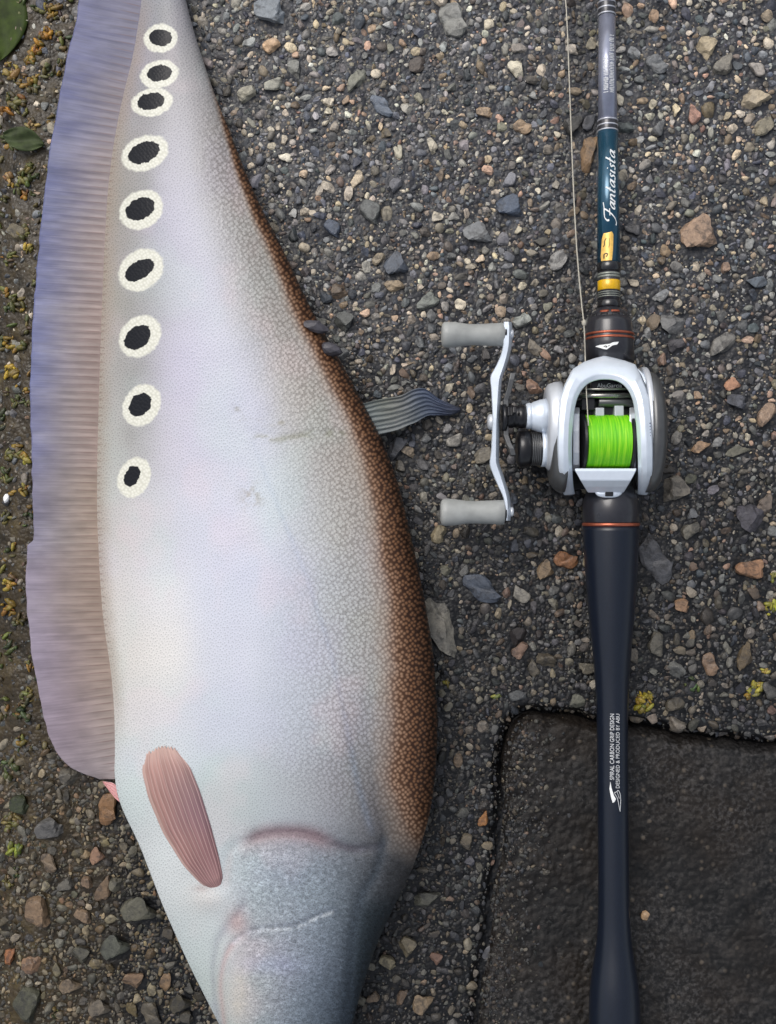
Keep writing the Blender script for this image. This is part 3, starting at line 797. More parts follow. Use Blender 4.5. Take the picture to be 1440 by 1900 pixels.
# photo-like mix of stone colours (sRGB, dry); darker towards the near end, wetness and shade in the tone
PAL = np.array([(118, 118, 117), (100, 101, 104), (132, 129, 122), (84, 88, 96), (68, 72, 80), (146, 138, 124), (158, 144, 122), (156, 133, 115), (146, 120, 104), (172, 162, 146), (124, 108, 90), (90, 84, 78)], float)
PW = np.array([18, 17, 17, 9, 7, 13, 7, 4, 2.2, 5, 5, 8], float); PW /= PW.sum()
def soak_shade(x, y):  # wetness plus painted shade that deepens towards the near end
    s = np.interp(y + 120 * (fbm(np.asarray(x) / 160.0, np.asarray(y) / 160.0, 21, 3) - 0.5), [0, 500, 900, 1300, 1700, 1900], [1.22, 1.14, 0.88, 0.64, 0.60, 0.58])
    s = s * (1 - 0.34 * np.exp(-((np.asarray(x) - 1078) / 34.0) ** 2) * sstep(680, 600, np.asarray(y)))  # darker strip along the left side of the rod
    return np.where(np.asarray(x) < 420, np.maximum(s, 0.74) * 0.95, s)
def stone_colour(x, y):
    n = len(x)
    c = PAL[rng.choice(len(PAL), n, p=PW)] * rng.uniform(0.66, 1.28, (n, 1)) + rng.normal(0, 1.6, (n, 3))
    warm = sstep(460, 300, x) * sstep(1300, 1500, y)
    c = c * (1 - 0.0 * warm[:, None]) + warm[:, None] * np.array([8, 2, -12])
    return lin(np.clip(c * soak_shade(x, y)[:, None], 8, 235))

# occupancy, 2 photo pixels a cell
OX, OY = -160, -160
OW, OH = (1600 - OX) // 2 + 4, (2060 - OY) // 2 + 4
occ = np.zeros((OH, OW), bool)
yy_, xx_ = np.mgrid[0:OH, 0:OW]
xx_, yy_ = xx_ * 2 + OX, yy_ * 2 + OY
dig = slab_depth(xx_, yy_)
# keep the joint round the slab and the hidden ground under the fish clear
fin_edge = np.interp(yy_, by, tx)
blocked = (dig > -5) | ((xx_ > np.where(yy_ < 1440, fin_edge + 40, fx_l(yy_) + 40)) & (xx_ < fx_r(yy_) - 34) & (yy_ > -160) & (yy_ < 2060))
occ |= blocked
thin_left = sstep(190, 70, xx_) * (yy_ < 1380)

def place(n, dmin, dmax, power, gap, x0=-150, x1=1590, y0=-150, y1=2050):
    out = []
    tries = 0
    d = dmin + (dmax - dmin) * rng.random(n) ** power
    d = np.sort(d)[::-1]
    for di in d:
        for _ in range(7):
            x = rng.uniform(x0, x1); y = rng.uniform(y0, y1)
            ix, iy = int((x - OX) / 2), int((y - OY) / 2)
            if occ[iy, ix] or (thin_left[iy, ix] > 0 and rng.random() < 0.86 * thin_left[iy, ix]):
                continue
            r = max(0, int(di * gap / 2 / 2))
            sl = (slice(max(iy - r, 0), iy + r + 1), slice(max(ix - r, 0), ix + r + 1))
            if occ[sl].any():
                continue
            occ[sl] = True
            out.append((x, y, di))
            break
    return np.array(out)

# --- stones the photograph shows singly: x, y, width, height, turn (deg), colour
BIG = [(1295, 440, 74, 80, 20, (150, 126, 106)), (1092, 282, 40, 78, 0, (150, 122, 92)), (890, 1090, 84, 50, 14, (88, 96, 110)), (1213, 1040, 62, 96, -12, (96, 97, 102)), (1250, 912, 58, 56, 40, (128, 122, 112)),
       (1388, 1052, 66, 48, 25, (172, 132, 102)), (886, 436, 62, 46, 20, (118, 120, 122)), (508, 30, 72, 64, 0, (124, 130, 136)), (946, 386, 58, 50, 30, (74, 84, 100)), (838, 36, 66, 62, 20, (126, 126, 122)),
       (820, 1162, 62, 126, -24, (150, 146, 136)), (1400, 184, 60, 42, 20, (158, 146, 126)), (1312, 92, 44, 46, 0, (168, 154, 128)), (66, 1700, 56, 78, 0, (150, 124, 98)), (258, 1690, 72, 58, 15, (104, 102, 88)),
       (214, 1758, 58, 54, 0, (92, 94, 84)), (100, 1540, 62, 52, -20, (118, 116, 114)), (200, 1498, 46, 62, 30, (150, 112, 76)), (40, 1868, 64, 84, 30, (88, 88, 72)), (12, 1780, 30, 40, 0, (184, 124, 84)),
       (498, 86, 44, 34, 10, (190, 160, 128)), (1165, 1140, 1, 1, 0, (0, 0, 0)), (1215, 1200, 48, 54, -30, (120, 116, 106)), (1012, 1060, 34, 46, 10, (140, 120, 96)), (1048, 1040, 46, 40, -30, (150, 106, 74)),
       (1316, 1232, 34, 44, 10, (156, 128, 104)), (1268, 1128, 36, 36, 0, (176, 140, 110)), (960, 1210, 46, 36, -10, (150, 124, 108)), (1382, 1222, 30, 66, 10, (116, 100, 76)), (785, 1862, 46, 42, -30, (172, 150, 122)),
       (722, 1790, 44, 30, 24, (166, 156, 128)), (757, 1758, 40, 42, 10, (140, 130, 108)), (895, 1520, 22, 36, 8, (186, 130, 78)), (790, 1668, 60, 34, 4, (104, 104, 94)), (1275, 985, 44, 44, 20, (120, 116, 106)),
       (1330, 960, 1, 1, 0, (0, 0, 0)), (1140, 640, 1, 1, 0, (0, 0, 0)), (1216, 120, 44, 36, 0, (112, 114, 116)), (1345, 640, 44, 60, 30, (118, 116, 112)), (1248, 600, 52, 40, 10, (112, 112, 112)),
       (1340, 120, 40, 48, 20, (116, 112, 104)), (1392, 470, 1, 1, 0, (0, 0, 0)), (1285, 215, 30, 40, -30, (170, 132, 116)), (968, 236, 36, 30, -20, (156, 134, 110)), (905, 620, 40, 32, 10, (172, 134, 116)),
       (756, 200, 26, 24, 0, (160, 156, 146)), (706, 196, 58, 30, 30, (98, 106, 118)), (664, 150, 34, 52, 20, (118, 118, 108)), (640, 600, 44, 40, 0, (92, 94, 92)), (735, 495, 50, 52, 10, (80, 86, 96)),
       (790, 560, 52, 34, -10, (120, 124, 118)), (725, 530, 50, 28, 20, (148, 132, 110)), (680, 395, 56, 50, 30, (104, 106, 104)), (452, 176, 44, 40, 20, (150, 146, 132)), (612, 425, 46, 36, 30, (76, 84, 98)),
       (705, 480, 30, 26, 0, (150, 138, 118)), (548, 130, 30, 40, -20, (122, 122, 116)), (1425, 770, 40, 50, 10, (150, 128, 110)), (1420, 935, 44, 38, -30, (124, 112, 102)), (1370, 750, 50, 36, 10, (88, 90, 98)),
       (1360, 715, 34, 30, 0, (178, 134, 108)), (1300, 830, 40, 24, -20, (170, 140, 112)), (1370, 838, 54, 22, -10, (108, 106, 94)), (1300, 935, 1, 1, 0, (0, 0, 0)), (1395, 960, 60, 60, 0, (82, 80, 88)),
       (860, 960, 1, 1, 0, (0, 0, 0)), (760, 842, 34, 26, 20, (150, 136, 118)), (735, 830, 36, 60, 20, (96, 98, 104)), (855, 1030, 1, 1, 0, (0, 0, 0)), (1000, 860, 34, 34, 10, (112, 104, 86)),
       (862, 1565, 30, 40, 20, (122, 112, 96)), (690, 1850, 30, 24, 0, (140, 122, 102)), (745, 1850, 24, 40, 8, (128, 108, 90)), (810, 1780, 32, 26, 0, (150, 118, 102)), (130, 1440, 40, 34, 0, (110, 104, 92)),
       (90, 1600, 40, 34, 20, (134, 116, 96)), (60, 1790, 40, 34, -20, (150, 118, 92)), (130, 1830, 44, 34, 0, (144, 126, 104)), (150, 1700, 44, 30, 20, (152, 128, 104)), (250, 1820, 50, 34, -10, (146, 120, 96)),
       (185, 1870, 44, 40, 10, (126, 116, 102)), (280, 1880, 50, 44, 20, (100, 92, 78)), (335, 1862, 44, 40, 0, (84, 78, 62)), (350, 1890, 30, 30, 0, (86, 82, 74)), (120, 1640, 36, 30, 0, (116, 112, 104)),
       (180, 1590, 30, 40, 0, (168, 132, 108)), (160, 1640, 26, 30, 0, (146, 122, 100)), (190, 1650, 34, 60, 10, (128, 106, 84)), (40, 1500, 44, 50, 0, (62, 70, 44)), (215, 1640, 30, 30, 0, (110, 106, 92))]
BIG = [b for b in BIG if b[2] > 2]
for b in BIG:
    ix, iy = int((b[0] - OX) / 2), int((b[1] - OY) / 2)
    if not (0 <= ix < OW and 0 <= iy < OH): continue
    rx, ry = int(b[2] * 0.42 / 2), int(b[3] * 0.42 / 2)
    occ[max(iy - ry, 0):iy + ry + 1, max(ix - rx, 0):ix + rx + 1] = True

# shared stone shapes
V162, F162 = half(*ico(3), -0.30)
SHAPES = []
for k in range(22):
    r = chip_radius(V162, 1, 6 if k % 3 else 11, 0.42, 0.92)[0]
    lump_ = vnoise(V162[:, 0] * 1.9 + 7 * k + 50, V162[:, 1] * 1.9 + V162[:, 2] + 50, 200 + k)
    VV_ = V162 * (r * (0.80 + 0.40 * lump_))[:, None]
    VV_[:, 2] = np.where(VV_[:, 2] > 0, np.minimum(VV_[:, 2], 0.62 + 0.1 * VV_[:, 0]), VV_[:, 2])
    ext = np.abs(VV_[:, :2]).max(0)
    VV_[:, 0] /= ext[0]; VV_[:, 1] /= ext[1]
    m_ = new_mesh("stone", VV_, F162, smooth=True)
    m_.materials.append(M_STONE)
    # keep facets crisp where they meet sharply
    m_.polygons.foreach_set("use_smooth", np.full(len(F162), k % 4 == 0))
    SHAPES.append(m_)

def put_stone(x, y, wd, ht, turn, rgb_lin, big=False):
    ks = [k for k in range(len(SHAPES)) if k % 3 and k % 4] if big else list(range(len(SHAPES)))
    o = bpy.data.objects.new("stone", SHAPES[ks[int(rng.integers(len(ks)))]])
    COL.objects.link(o)
    z = float(gz_at(x, y))
    sz = min(wd, ht) * S
    hgt = min(sz * rng.uniform(0.22, 0.34), 0.0040)
    o.location = ((x - 720) * S, (950 - y) * S, z + hgt * 0.05)
    o.scale = (wd * S / 2, ht * S / 2, hgt / 0.62)
    o.rotation_euler = (rng.normal(0, 0.05), rng.normal(0, 0.05), math.radians(-turn))
    o.color = (*[float(v) for v in rgb_lin], 1)
    o.parent = ground
    return o

for (x, y, wd, ht, turn, c) in BIG:
    put_stone(x, y, wd, ht, turn, lin(np.array(c)) * 0.95 * float(soak_shade(np.array([x]), np.array([y]))[0]) ** 1.2, True)
hero = place(300 - len(BIG), 20, 40, 1.7, 0.8, -40, 1480, -40, 1940)
hc = stone_colour(hero[:, 0], hero[:, 1])
for (x, y, d), c in zip(hero, hc):
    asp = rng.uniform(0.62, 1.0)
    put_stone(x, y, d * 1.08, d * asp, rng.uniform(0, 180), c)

# --- the countless small ones, one mesh
def gravel(st, sub, zcut):
    D, Fa = half(*ico(sub), zcut)
    n = len(st); nvv = len(D)
    rad = chip_radius(D, n, 8, 0.45, 1.0)
    Vn = D[None] * rad[..., None]
    s = st[:, 2] * S / 2
    sc = np.stack([s * rng.uniform(0.95, 1.3, n), s * rng.uniform(0.6, 1.0, n), s * rng.uniform(0.42, 0.75, n)], -1)
    Vn = Vn * sc[:, None, :]
    ta = rng.normal(0, 0.28, n); c_, s_ = np.cos(ta)[:, None], np.sin(ta)[:, None]
    x0, z0 = Vn[..., 0].copy(), Vn[..., 2].copy()
    Vn[..., 0] = x0 * c_ + z0 * s_; Vn[..., 2] = -x0 * s_ + z0 * c_
    tb = rng.uniform(0, 2 * math.pi, n); c_, s_ = np.cos(tb)[:, None], np.sin(tb)[:, None]
    x0, y0 = Vn[..., 0].copy(), Vn[..., 1].copy()
    Vn[..., 0] = x0 * c_ - y0 * s_; Vn[..., 1] = x0 * s_ + y0 * c_
    Vn[..., 0] += ((st[:, 0] - 720) * S)[:, None]; Vn[..., 1] += ((950 - st[:, 1]) * S)[:, None]
    Vn[..., 2] += (gz_at(st[:, 0], st[:, 1]) + sc[:, 2] * rng.uniform(-0.25, 0.2, n))[:, None]
    FF = (Fa[None] + (np.arange(n) * nvv)[:, None, None]).reshape(-1, 3)
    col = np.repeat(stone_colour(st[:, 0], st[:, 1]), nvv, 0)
    smo = np.repeat(rng.random(n) < 0.3, len(Fa))
    return Vn.reshape(-1, 3), FF, col, smo

sets = [(place(4300, 12, 24, 2.1, 0.74), 2, -0.3), (place(12500, 6.5, 12.5, 1.3, 0.74), 2, -0.15), (np.concatenate([place(900, 9, 22, 1.6, 0.7, -60, 420, 1420, 2000), place(2500, 4, 9, 1.2, 0.75, -60, 420, 1420, 2000)]), 2, -0.2), (place(17000, 3.6, 6.8, 1.0, 0.8, -20, 1460, -20, 1920), 1, -0.3)]
Vs, Fs, Cs, Ss, off = [], [], [], [], 0
for st, sub, zc in sets:
    a_, b_, c_, d_ = gravel(st, sub, zc)
    Vs.append(a_); Fs.append(b_ + off); Cs.append(c_); Ss.append(d_); off += len(a_)
me = new_mesh("gravel", np.concatenate(Vs), np.concatenate(Fs), np.concatenate(Ss))
add_attr(me, "tint", np.concatenate(Cs))
# grit washed over the slab's rim
nG = 1900
sx_ = np.abs(rng.normal(0, 46, nG)) - 12; sy_ = rng.uniform(1335, 1930, nG)
gxs = slab_left_x(sy_) + sx_ + 4
ok = slab_depth(gxs, sy_) > 3
gxs, sy_ = gxs[ok], sy_[ok]
ix_ = [int(np.argmin((Xs[::3, ::3] - a_) ** 2 + (Ys[::3, ::3] - b_) ** 2)) for a_, b_ in zip(gxs, sy_)]
zz_ = Zs[::3, ::3].ravel()[ix_]
st_ = np.stack([gxs, sy_, 3.5 + 10 * rng.random(len(gxs)) ** 2.5], -1)
a_, b_, c_, d_ = gravel(st_, 1, -0.3)
nvx = len(a_) // len(gxs)
a_[:, 2] += np.repeat(zz_ - gz_at(gxs, sy_), nvx)
me2 = new_mesh("grit", a_, b_, d_); add_attr(me2, "tint", c_ * 0.7)
tag(obj("grit", me2, M_GRAVEL, slab), None, None, None, "stuff")
gv = obj("gravel", me, M_GRAVEL, ground)
tag(gv, None, None, None, "stuff")

# ------------------------------------------------------------------ moss, leaves, chips
M_MOSS = NT("moss")
_t = M_MOSS
_c = _t.mix(1.0, _t.attr("tint").outputs["Color"], _t.ramp(_t.noise(_t.pos(), 700, 3), [(0.3, 0.7), (0.7, 1.25)]), 'MULTIPLY')
_t.l(_c, _t.b.inputs["Base Color"]); _t.b.inputs["Roughness"].default_value = 0.45
_t.l(_t.bump(_t.noise(_t.pos(), 900, 3), 0.6, 0.0005), _t.b.inputs["Normal"])
M_MOSS = _t.m
def moss(name, centres, label):
    D, Fa = half(*ico(2), -0.4)
    Vs, Fs, Cs, off = [], [], [], 0
    for (cx, cy, rad, n, c) in centres:
        for _ in range(n):
            a_ = rng.uniform(0, 2 * math.pi); q = rad * math.sqrt(rng.random())
            x, y = cx + q * math.cos(a_), cy + q * math.sin(a_)
            s = rng.uniform(2.2, 6.0) * S * (0.8 + 0.02 * rad)
            sc = np.array([s * rng.uniform(0.8, 1.9), s * rng.uniform(0.5, 0.9), s * rng.uniform(0.5, 1.0)])
            V_ = D * chip_radius(D, 1, 6, 0.7, 1.0)[0][:, None] * sc
            b_ = rng.uniform(0, 2 * math.pi); R_ = np.array([[math.cos(b_), -math.sin(b_), 0], [math.sin(b_), math.cos(b_), 0], [0, 0, 1]])
            V_ = V_ @ R_.T + np.array([(x - 720) * S, (950 - y) * S, float(gz_at(x, y)) + sc[2] * rng.uniform(0.2, 1.0)])
            Vs.append(V_); Fs.append(Fa + off); off += len(D)
            Cs.append(np.repeat((lin(np.clip(np.array(c) * rng.uniform(0.6, 1.15) + rng.normal(0, 5, 3), 5, 250)))[None], len(D), 0))
    me = new_mesh(name, np.concatenate(Vs), np.concatenate(Fs)); add_attr(me, "tint", np.concatenate(Cs))
    o = obj(name, me, M_MOSS)
    tag(o, label, "moss", None, "stuff")
    return o
OCH, OLV, GRN, YEL = (138, 110, 44), (98, 93, 48), (66, 72, 36), (150, 132, 54)
cs = [(92, 18, 12, 14, OCH), (85, 62, 10, 16, (160, 112, 36)), (70, 88, 10, 16, (164, 118, 36)), (55, 108, 10, 14, OCH), (16, 128, 16, 18, (168, 142, 70)), (92, 130, 10, 9, OLV), (45, 150, 12, 12, OCH), (66, 148, 9, 8, OCH),
      (112, 112, 8, 8, OLV), (20, 180, 12, 10, OLV), (5, 200, 10, 12, (160, 110, 30)), (60, 230, 12, 12, (150, 130, 84)), (35, 200, 16, 10, OLV), (12, 330, 10, 10, (160, 130, 80)), (45, 330, 14, 10, OLV), (48, 360, 8, 6, (150, 100, 40)),
      (40, 430, 12, 10, OLV), (52, 460, 8, 8, YEL), (18, 480, 14, 10, OLV), (25, 560, 18, 12, OLV), (10, 640, 16, 14, OCH), (14, 690, 14, 16, (160, 130, 40)), (38, 640, 10, 8, OLV), (30, 740, 14, 10, GRN), (22, 840, 16, 18, OLV), (44, 850, 10, 8, YEL),
      (10, 880, 12, 12, GRN), (45, 910, 10, 8, OCH), (10, 960, 14, 8, OLV), (12, 1085, 12, 12, OCH), (10, 1130, 14, 16, (150, 110, 40)), (36, 1150, 10, 8, OLV), (20, 1210, 18, 8, GRN), (50, 1290, 14, 14, OLV), (40, 1330, 14, 12, GRN), (35, 1375, 10, 10, YEL),
      (14, 1430, 18, 14, GRN), (20, 1530, 18, 22, OLV), (24, 1580, 14, 14, (120, 124, 50)), (10, 1640, 12, 12, OLV), (30, 1620, 10, 8, GRN), (100, 1880, 12, 5, OLV)]
for _ in range(300):
    x = rng.uniform(-60, 135); y = rng.uniform(-60, 1420)
    if x < np.interp(y, by, tx) + 8:
        cs.append((x, y, rng.uniform(3, 9), int(rng.integers(1, 5)), [OCH, OLV, OLV, GRN, (90, 76, 46)][int(rng.integers(5))]))
moss("moss", cs, "ochre and olive moss growing on the brown strip beside the long fin")
moss("moss", [(1196, 1300, 15, 26, (140, 122, 46)), (1190, 1312, 9, 8, (120, 104, 34)), (1206, 1288, 6, 6, (176, 156, 64))], "small yellow-green moss tuft next to the dark slab and the grip")
moss("moss", [(1402, 1278, 14, 16, (136, 128, 52)), (1420, 1240, 8, 8, (146, 130, 62)), (1385, 1290, 8, 6, (130, 100, 40)), (1432, 1130, 12, 10, (140, 134, 52)), (1436, 1070, 8, 6, (130, 128, 56)),
               (830, 1265, 8, 4, (110, 104, 44)), (922, 1292, 8, 5, (128, 128, 70)), (1285, 1270, 14, 10, (64, 76, 40))], "scattered olive moss specks among the stones above the slab")

def leaf(name, cx, cy, L, Wd, turn, rgb, label, z0=0.003):
    r_ = np.linspace(0, 1, 22)[:, None]; a_ = np.linspace(-1, 1, 13)[None, :]
    wd = np.sin(math.pi * np.clip(r_, 0.02, 0.99)) ** 0.7 * Wd / 2
    lx = (r_ - 0.5) * L + 0 * a_; ly = wd * a_
    t_ = math.radians(turn)
    X_ = cx + lx * math.cos(t_) - ly * math.sin(t_); Y_ = cy + lx * math.sin(t_) + ly * math.cos(t_)
    Z_ = float(gz_at(cx, cy)) + z0 + 0.0022 * np.abs(a_) ** 1.5 * np.sin(math.pi * r_) + 0.0006 * np.sin(9 * r_ + 5 * a_)
    W_ = np.stack([(X_ - 720) * S, (950 - Y_) * S, Z_], -1)
    m_ = simple_mat(name + "_green", rgb, 0.6, grain=0.3, scale=160, bump=0.4, spec=0.2)
    o = solid_sheet(name, W_, 0.0005, m_, None)
    return tag(o, label, "leaf")
leaf("leaf", 2, 36, 150, 96, 100, (48, 62, 16), "broad dark green leaf in the brown mossy strip near the fish's tail")
leaf("leaf", 46, 262, 78, 44, 14, (62, 72, 44), "small dull olive leaf lying in the moss beside the long fin")

V42, F42 = half(*ico(2), -0.5)
def chip(name, cx, cy, w_, h_, hgt, turn, z, mat, label, cat):
    V_ = V42 * chip_radius(V42, 1, 8, 0.6, 1.0)[0][:, None] * np.array([w_ * S / 2, h_ * S / 2, hgt])
    t_ = math.radians(-turn); R_ = np.array([[math.cos(t_), -math.sin(t_), 0], [math.sin(t_), math.cos(t_), 0], [0, 0, 1]])
    o = obj(name, new_mesh(name, V_ @ R_.T + P(cx, cy, z), F42, smooth=False), mat)
    return tag(o, label, cat)
chip("white_chip", 11, 925, 11, 16, 0.0012, 20, float(gz_at(11, 925)) + 0.001, simple_mat("white_chip", (225, 225, 225), 0.5), "tiny white chip on the dark mossy strip", "chip")
chip("pebble", 1198, 1700, 16, 20, 0.0018, 0, slab_z(1198, 1700) + 0.0006, simple_mat("tan_pebble", (170, 140, 108), 0.5, grain=0.2), "single small tan pebble lying on the dark slab beside the grip", "pebble")
chip("pebble", 908, 1762, 34, 40, 0.0022, 0, slab_z(908, 1772) + 0.0006, simple_mat("grey_pebble", (76, 76, 80), 0.5, grain=0.25), "rough grey pebble on the left rim of the dark slab", "pebble")
M_SHARD = simple_mat("dark_shard", (66, 64, 70), 0.5, grain=0.25, scale=300, bump=0.5)
chip("stone_shard", 584, 607, 46, 22, 0.0030, 6, float(top_z(np.array(578.0), np.array(607.0))) + 0.0005, M_SHARD, "dark flat stone shard over the fish's brown back, farther from its feathery fin", "stone")
chip("stone_shard", 612, 648, 42, 22, 0.0030, 24, float(top_z(np.array(604.0), np.array(648.0))) + 0.0005, M_SHARD, "dark flat stone shard over the fish's brown back, closer to its feathery fin", "stone")

# ------------------------------------------------------------------ fishing rod
ROD_Z = 0.0165
def rod_x(y): return 1125.8 + 0.0078 * np.asarray(y, float)
KR = S * (CAM_H - ROD_Z) / CAM_H
def rod_pt(y):
    p_ = P(rod_x(y), y, ROD_Z); return p_

def rod_lathe(name, prof, mat, parent, seg=48, smooth=True, smooth_prof=0):
    """prof: (photo y, half width in photo pixels)"""
    prof = np.asarray(prof, float)
    if smooth_prof:
        t_ = np.linspace(prof[0, 0], prof[-1, 0], 120); r_ = smooth1(np.interp(t_, prof[:, 0], prof[:, 1]), smooth_prof); prof = np.stack([t_, r_], -1)
    th = np.linspace(0, 2 * math.pi, seg, endpoint=False)
    c_ = rod_pt(prof[:, 0])
    R_ = prof[:, 1] * KR
    V_ = np.stack([c_[:, None, 0] + R_[:, None] * np.cos(th), np.broadcast_to(c_[:, None, 1], (len(prof), seg)), c_[:, None, 2] + R_[:, None] * np.sin(th)], -1).reshape(-1, 3)
    Fl = [list(f) for f in grid_faces(len(prof), seg, True)]
    Fl.append(list(range(seg))[::-1]); Fl.append([(len(prof) - 1) * seg + i for i in range(seg)])
    me = new_mesh(name, V_, Fl, smooth)
    me.polygons[len(Fl) - 1].use_smooth = False; me.polygons[len(Fl) - 2].use_smooth = False
    return obj(name, me, mat, parent)

M_GRIP = simple_mat("matte_black_grip", (16, 23, 36), 0.33, 0.0, 0.0, 0.1, 900, 0.05)
M_BLACK = simple_mat("gloss_black", (18, 18, 22), 0.25, 0.0, 0.6)
M_SEAT = simple_mat("black_seat", (40, 40, 46), 0.3, 0.1, 0.4)
M_COPPER = simple_mat("copper_ring", (176, 98, 74), 0.3, 0.7)
M_SLATE = simple_mat("slate_blank", (148, 152, 170), 0.22, 0.55, 0.5, 0.05, 500)
M_TEAL = simple_mat("teal_blank", (24, 74, 98), 0.2, 0.45, 0.6, 0.05, 500)
M_DARKW = simple_mat("dark_wrap", (52, 52, 58), 0.3, 0.3, 0.5)
M_SILVERW = simple_mat("silver_thread", (190, 192, 200), 0.35, 0.5)
M_YEL = simple_mat("yellow_band", (222, 172, 12), 0.3, 0.1, 0.5)
M_GREYW = simple_mat("grey_band", (134, 138, 130), 0.35, 0.3)
M_GOLD = simple_mat("gold_decal", (228, 184, 92), 0.35, 0.3, 0.3, 0.1)
M_WHITE = simple_mat("white_print", (226, 228, 228), 0.5, 0, 0, 0.04)
M_CREAM = simple_mat("pale_print", (204, 206, 208), 0.5, 0, 0, 0.06)
M_INK = simple_mat("dark_ink", (34, 30, 28), 0.5)

rod = thing("fishing_rod", "slim dark fishing rod with black flared grip lying beside the fish", "fishing rod", tuple(rod_pt(1300.0) * np.array([1, 1, 0])))
GR = [(928, 51), (968, 52)]
rod_lathe("reel_seat", [(655, 40), (660, 42), (700, 40), (722, 31), (880, 31), (900, 40), (925, 49), (940, 51.5), (968, 52), (971, 50)], M_SEAT, rod)
rod_lathe("trim_ring", [(970, 51.5), (971, 53), (975, 53), (976, 51.5)], M_COPPER, rod)
GRIP = [(976, 51.5), (1010, 50.5), (1060, 48), (1110, 44.5), (1180, 38.5), (1240, 32.5), (1300, 29.3), (1360, 28.4), (1460, 28), (1570, 28), (1640, 28), (1700, 28.8), (1740, 31), (1780, 36.5), (1815, 43), (1850, 46.5), (1900, 47), (1960, 47), (2010, 46), (2030, 42), (2034, 30)]
grip = rod_lathe("grip", GRIP, M_GRIP, rod, 64, True, 7)
rod_lathe("fore_seat", [(590, 38), (600, 41), (620, 43.5), (637, 44.5), (672, 45)], M_SEAT, rod, 64)
for a_ in (620, 628):
    rod_lathe("trim_ring", [(a_ - 0.5, 44.2), (a_ + 0.4, 45.6), (a_ + 3.0, 45.8), (a_ + 4, 44.4)], M_COPPER, rod, 64)
hood = rod_lathe("locking_hood", [(570, 20), (575, 23), (579, 30), (584, 34.5), (592, 37.5), (606, 40), (618, 43)], M_SEAT, rod, 64)
# raised lugs and windows round the hood
for k, th in enumerate(np.radians([10, 48, 82, 116, 152])):
    for (y0, y1, wd_, mt, ex) in ((580, 584, 9, M_COPPER, 1.0), (586, 603, 7.0, M_BLACK, 0.9)):
        V_, q = [], []
        for yy2 in np.linspace(y0, y1, 5):
            R_ = (np.interp(yy2, [579, 584, 592, 606], [31, 34.5, 37.5, 40]) + ex) * KR
            for dt in np.linspace(-1, 1, 5):
                an = th + dt * wd_ / 38.0
                c_ = rod_pt(yy2)
                V_.append([(c_[0] + R_ * math.cos(an)), c_[1], c_[2] + R_ * math.sin(an)])
        W_ = np.array(V_).reshape(5, 5, 3)
        if mt is M_COPPER and k not in (2, 3): continue
        o = solid_sheet("hood_window" if mt is M_BLACK else "hood_trim", W_, 0.0006, mt, hood)
rod_lathe("winding_check", [(556, 18), (560, 21), (568, 22), (572, 21)], M_BLACK, rod)
rod_lathe("foregrip_tube", [(497, 20.0), (560, 20.0)], M_DARKW, rod)
rod_lathe("winding", [(488, 20.4), (490, 22.2), (503, 22.2), (505, 20.4)], M_BLACK, rod)
rod_lathe("yellow_band", [(521.5, 20.2), (522.5, 21), (539, 21), (540, 20.2)], M_YEL, rod)
for (a_, b_) in ((508, 512), (513, 517), (543, 545), (547, 549), (551, 553)):
    rod_lathe("grey_band", [(a_, 20.1), (a_ + .4, 20.7), (b_ - .4, 20.7), (b_, 20.1)], M_GREYW, rod)
rod_lathe("teal_blank", [(243, 18.9), (492, 21.2)], M_TEAL, rod)
rod_lathe("slate_blank", [(28, 15.6), (228, 17.6)], M_SLATE, rod)
rod_lathe("blank", [(-330, 12.5), (6, 14.6)], M_SLATE, rod)
rod_lathe("winding", [(4, 15.2), (8, 16.2), (28, 16.4), (32, 15.4)], M_DARKW, rod)
rod_lathe("winding", [(224, 17.4), (227, 18.6), (244, 18.9), (247, 18.4)], M_DARKW, rod)
for a_ in (5, 16, 27):
    rod_lathe("silver_thread", [(a_, 16.0), (a_ + 0.5, 16.9), (a_ + 2.6, 16.9), (a_ + 3.1, 16.0)], M_SILVERW, rod)
for a_ in (223.5, 233, 242.5):
    rod_lathe("silver_thread", [(a_, 18.2), (a_ + 0.5, 19.3), (a_ + 2.6, 19.3), (a_ + 3.1, 18.2)], M_SILVERW, rod)

def on_rod(dx, y, R, eps=0.00012):
    """place on the rod's upper side: dx photo pixels right of its axis, surface radius R photo pixels"""
    dx = np.asarray(dx, float); y = np.asarray(y, float)
    c_ = rod_pt(y)
    Rm = np.asarray(R, float) * KR + eps
    return np.stack([c_[..., 0] + dx * KR, c_[..., 1], c_[..., 2] + np.sqrt(np.maximum(Rm ** 2 - (dx * KR) ** 2, 1e-9))], -1)

def text_flat(body_, shear=0.0):
    cu = bpy.data.curves.new("lettering", 'FONT'); cu.body = body_; cu.size = 1.0; cu.shear = shear; cu.resolution_u = 3
    o = bpy.data.objects.new("lettering_source", cu); COL.objects.link(o)
    bpy.context.view_layer.update()
    me = bpy.data.meshes.new_from_object(o.evaluated_get(bpy.context.evaluated_depsgraph_get()))
    bpy.data.objects.remove(o); bpy.data.curves.remove(cu)
    V_ = np.array([v.co[:] for v in me.vertices]); Fl = [list(p_.vertices) for p_ in me.polygons]
    bpy.data.meshes.remove(me)
    return V_, Fl

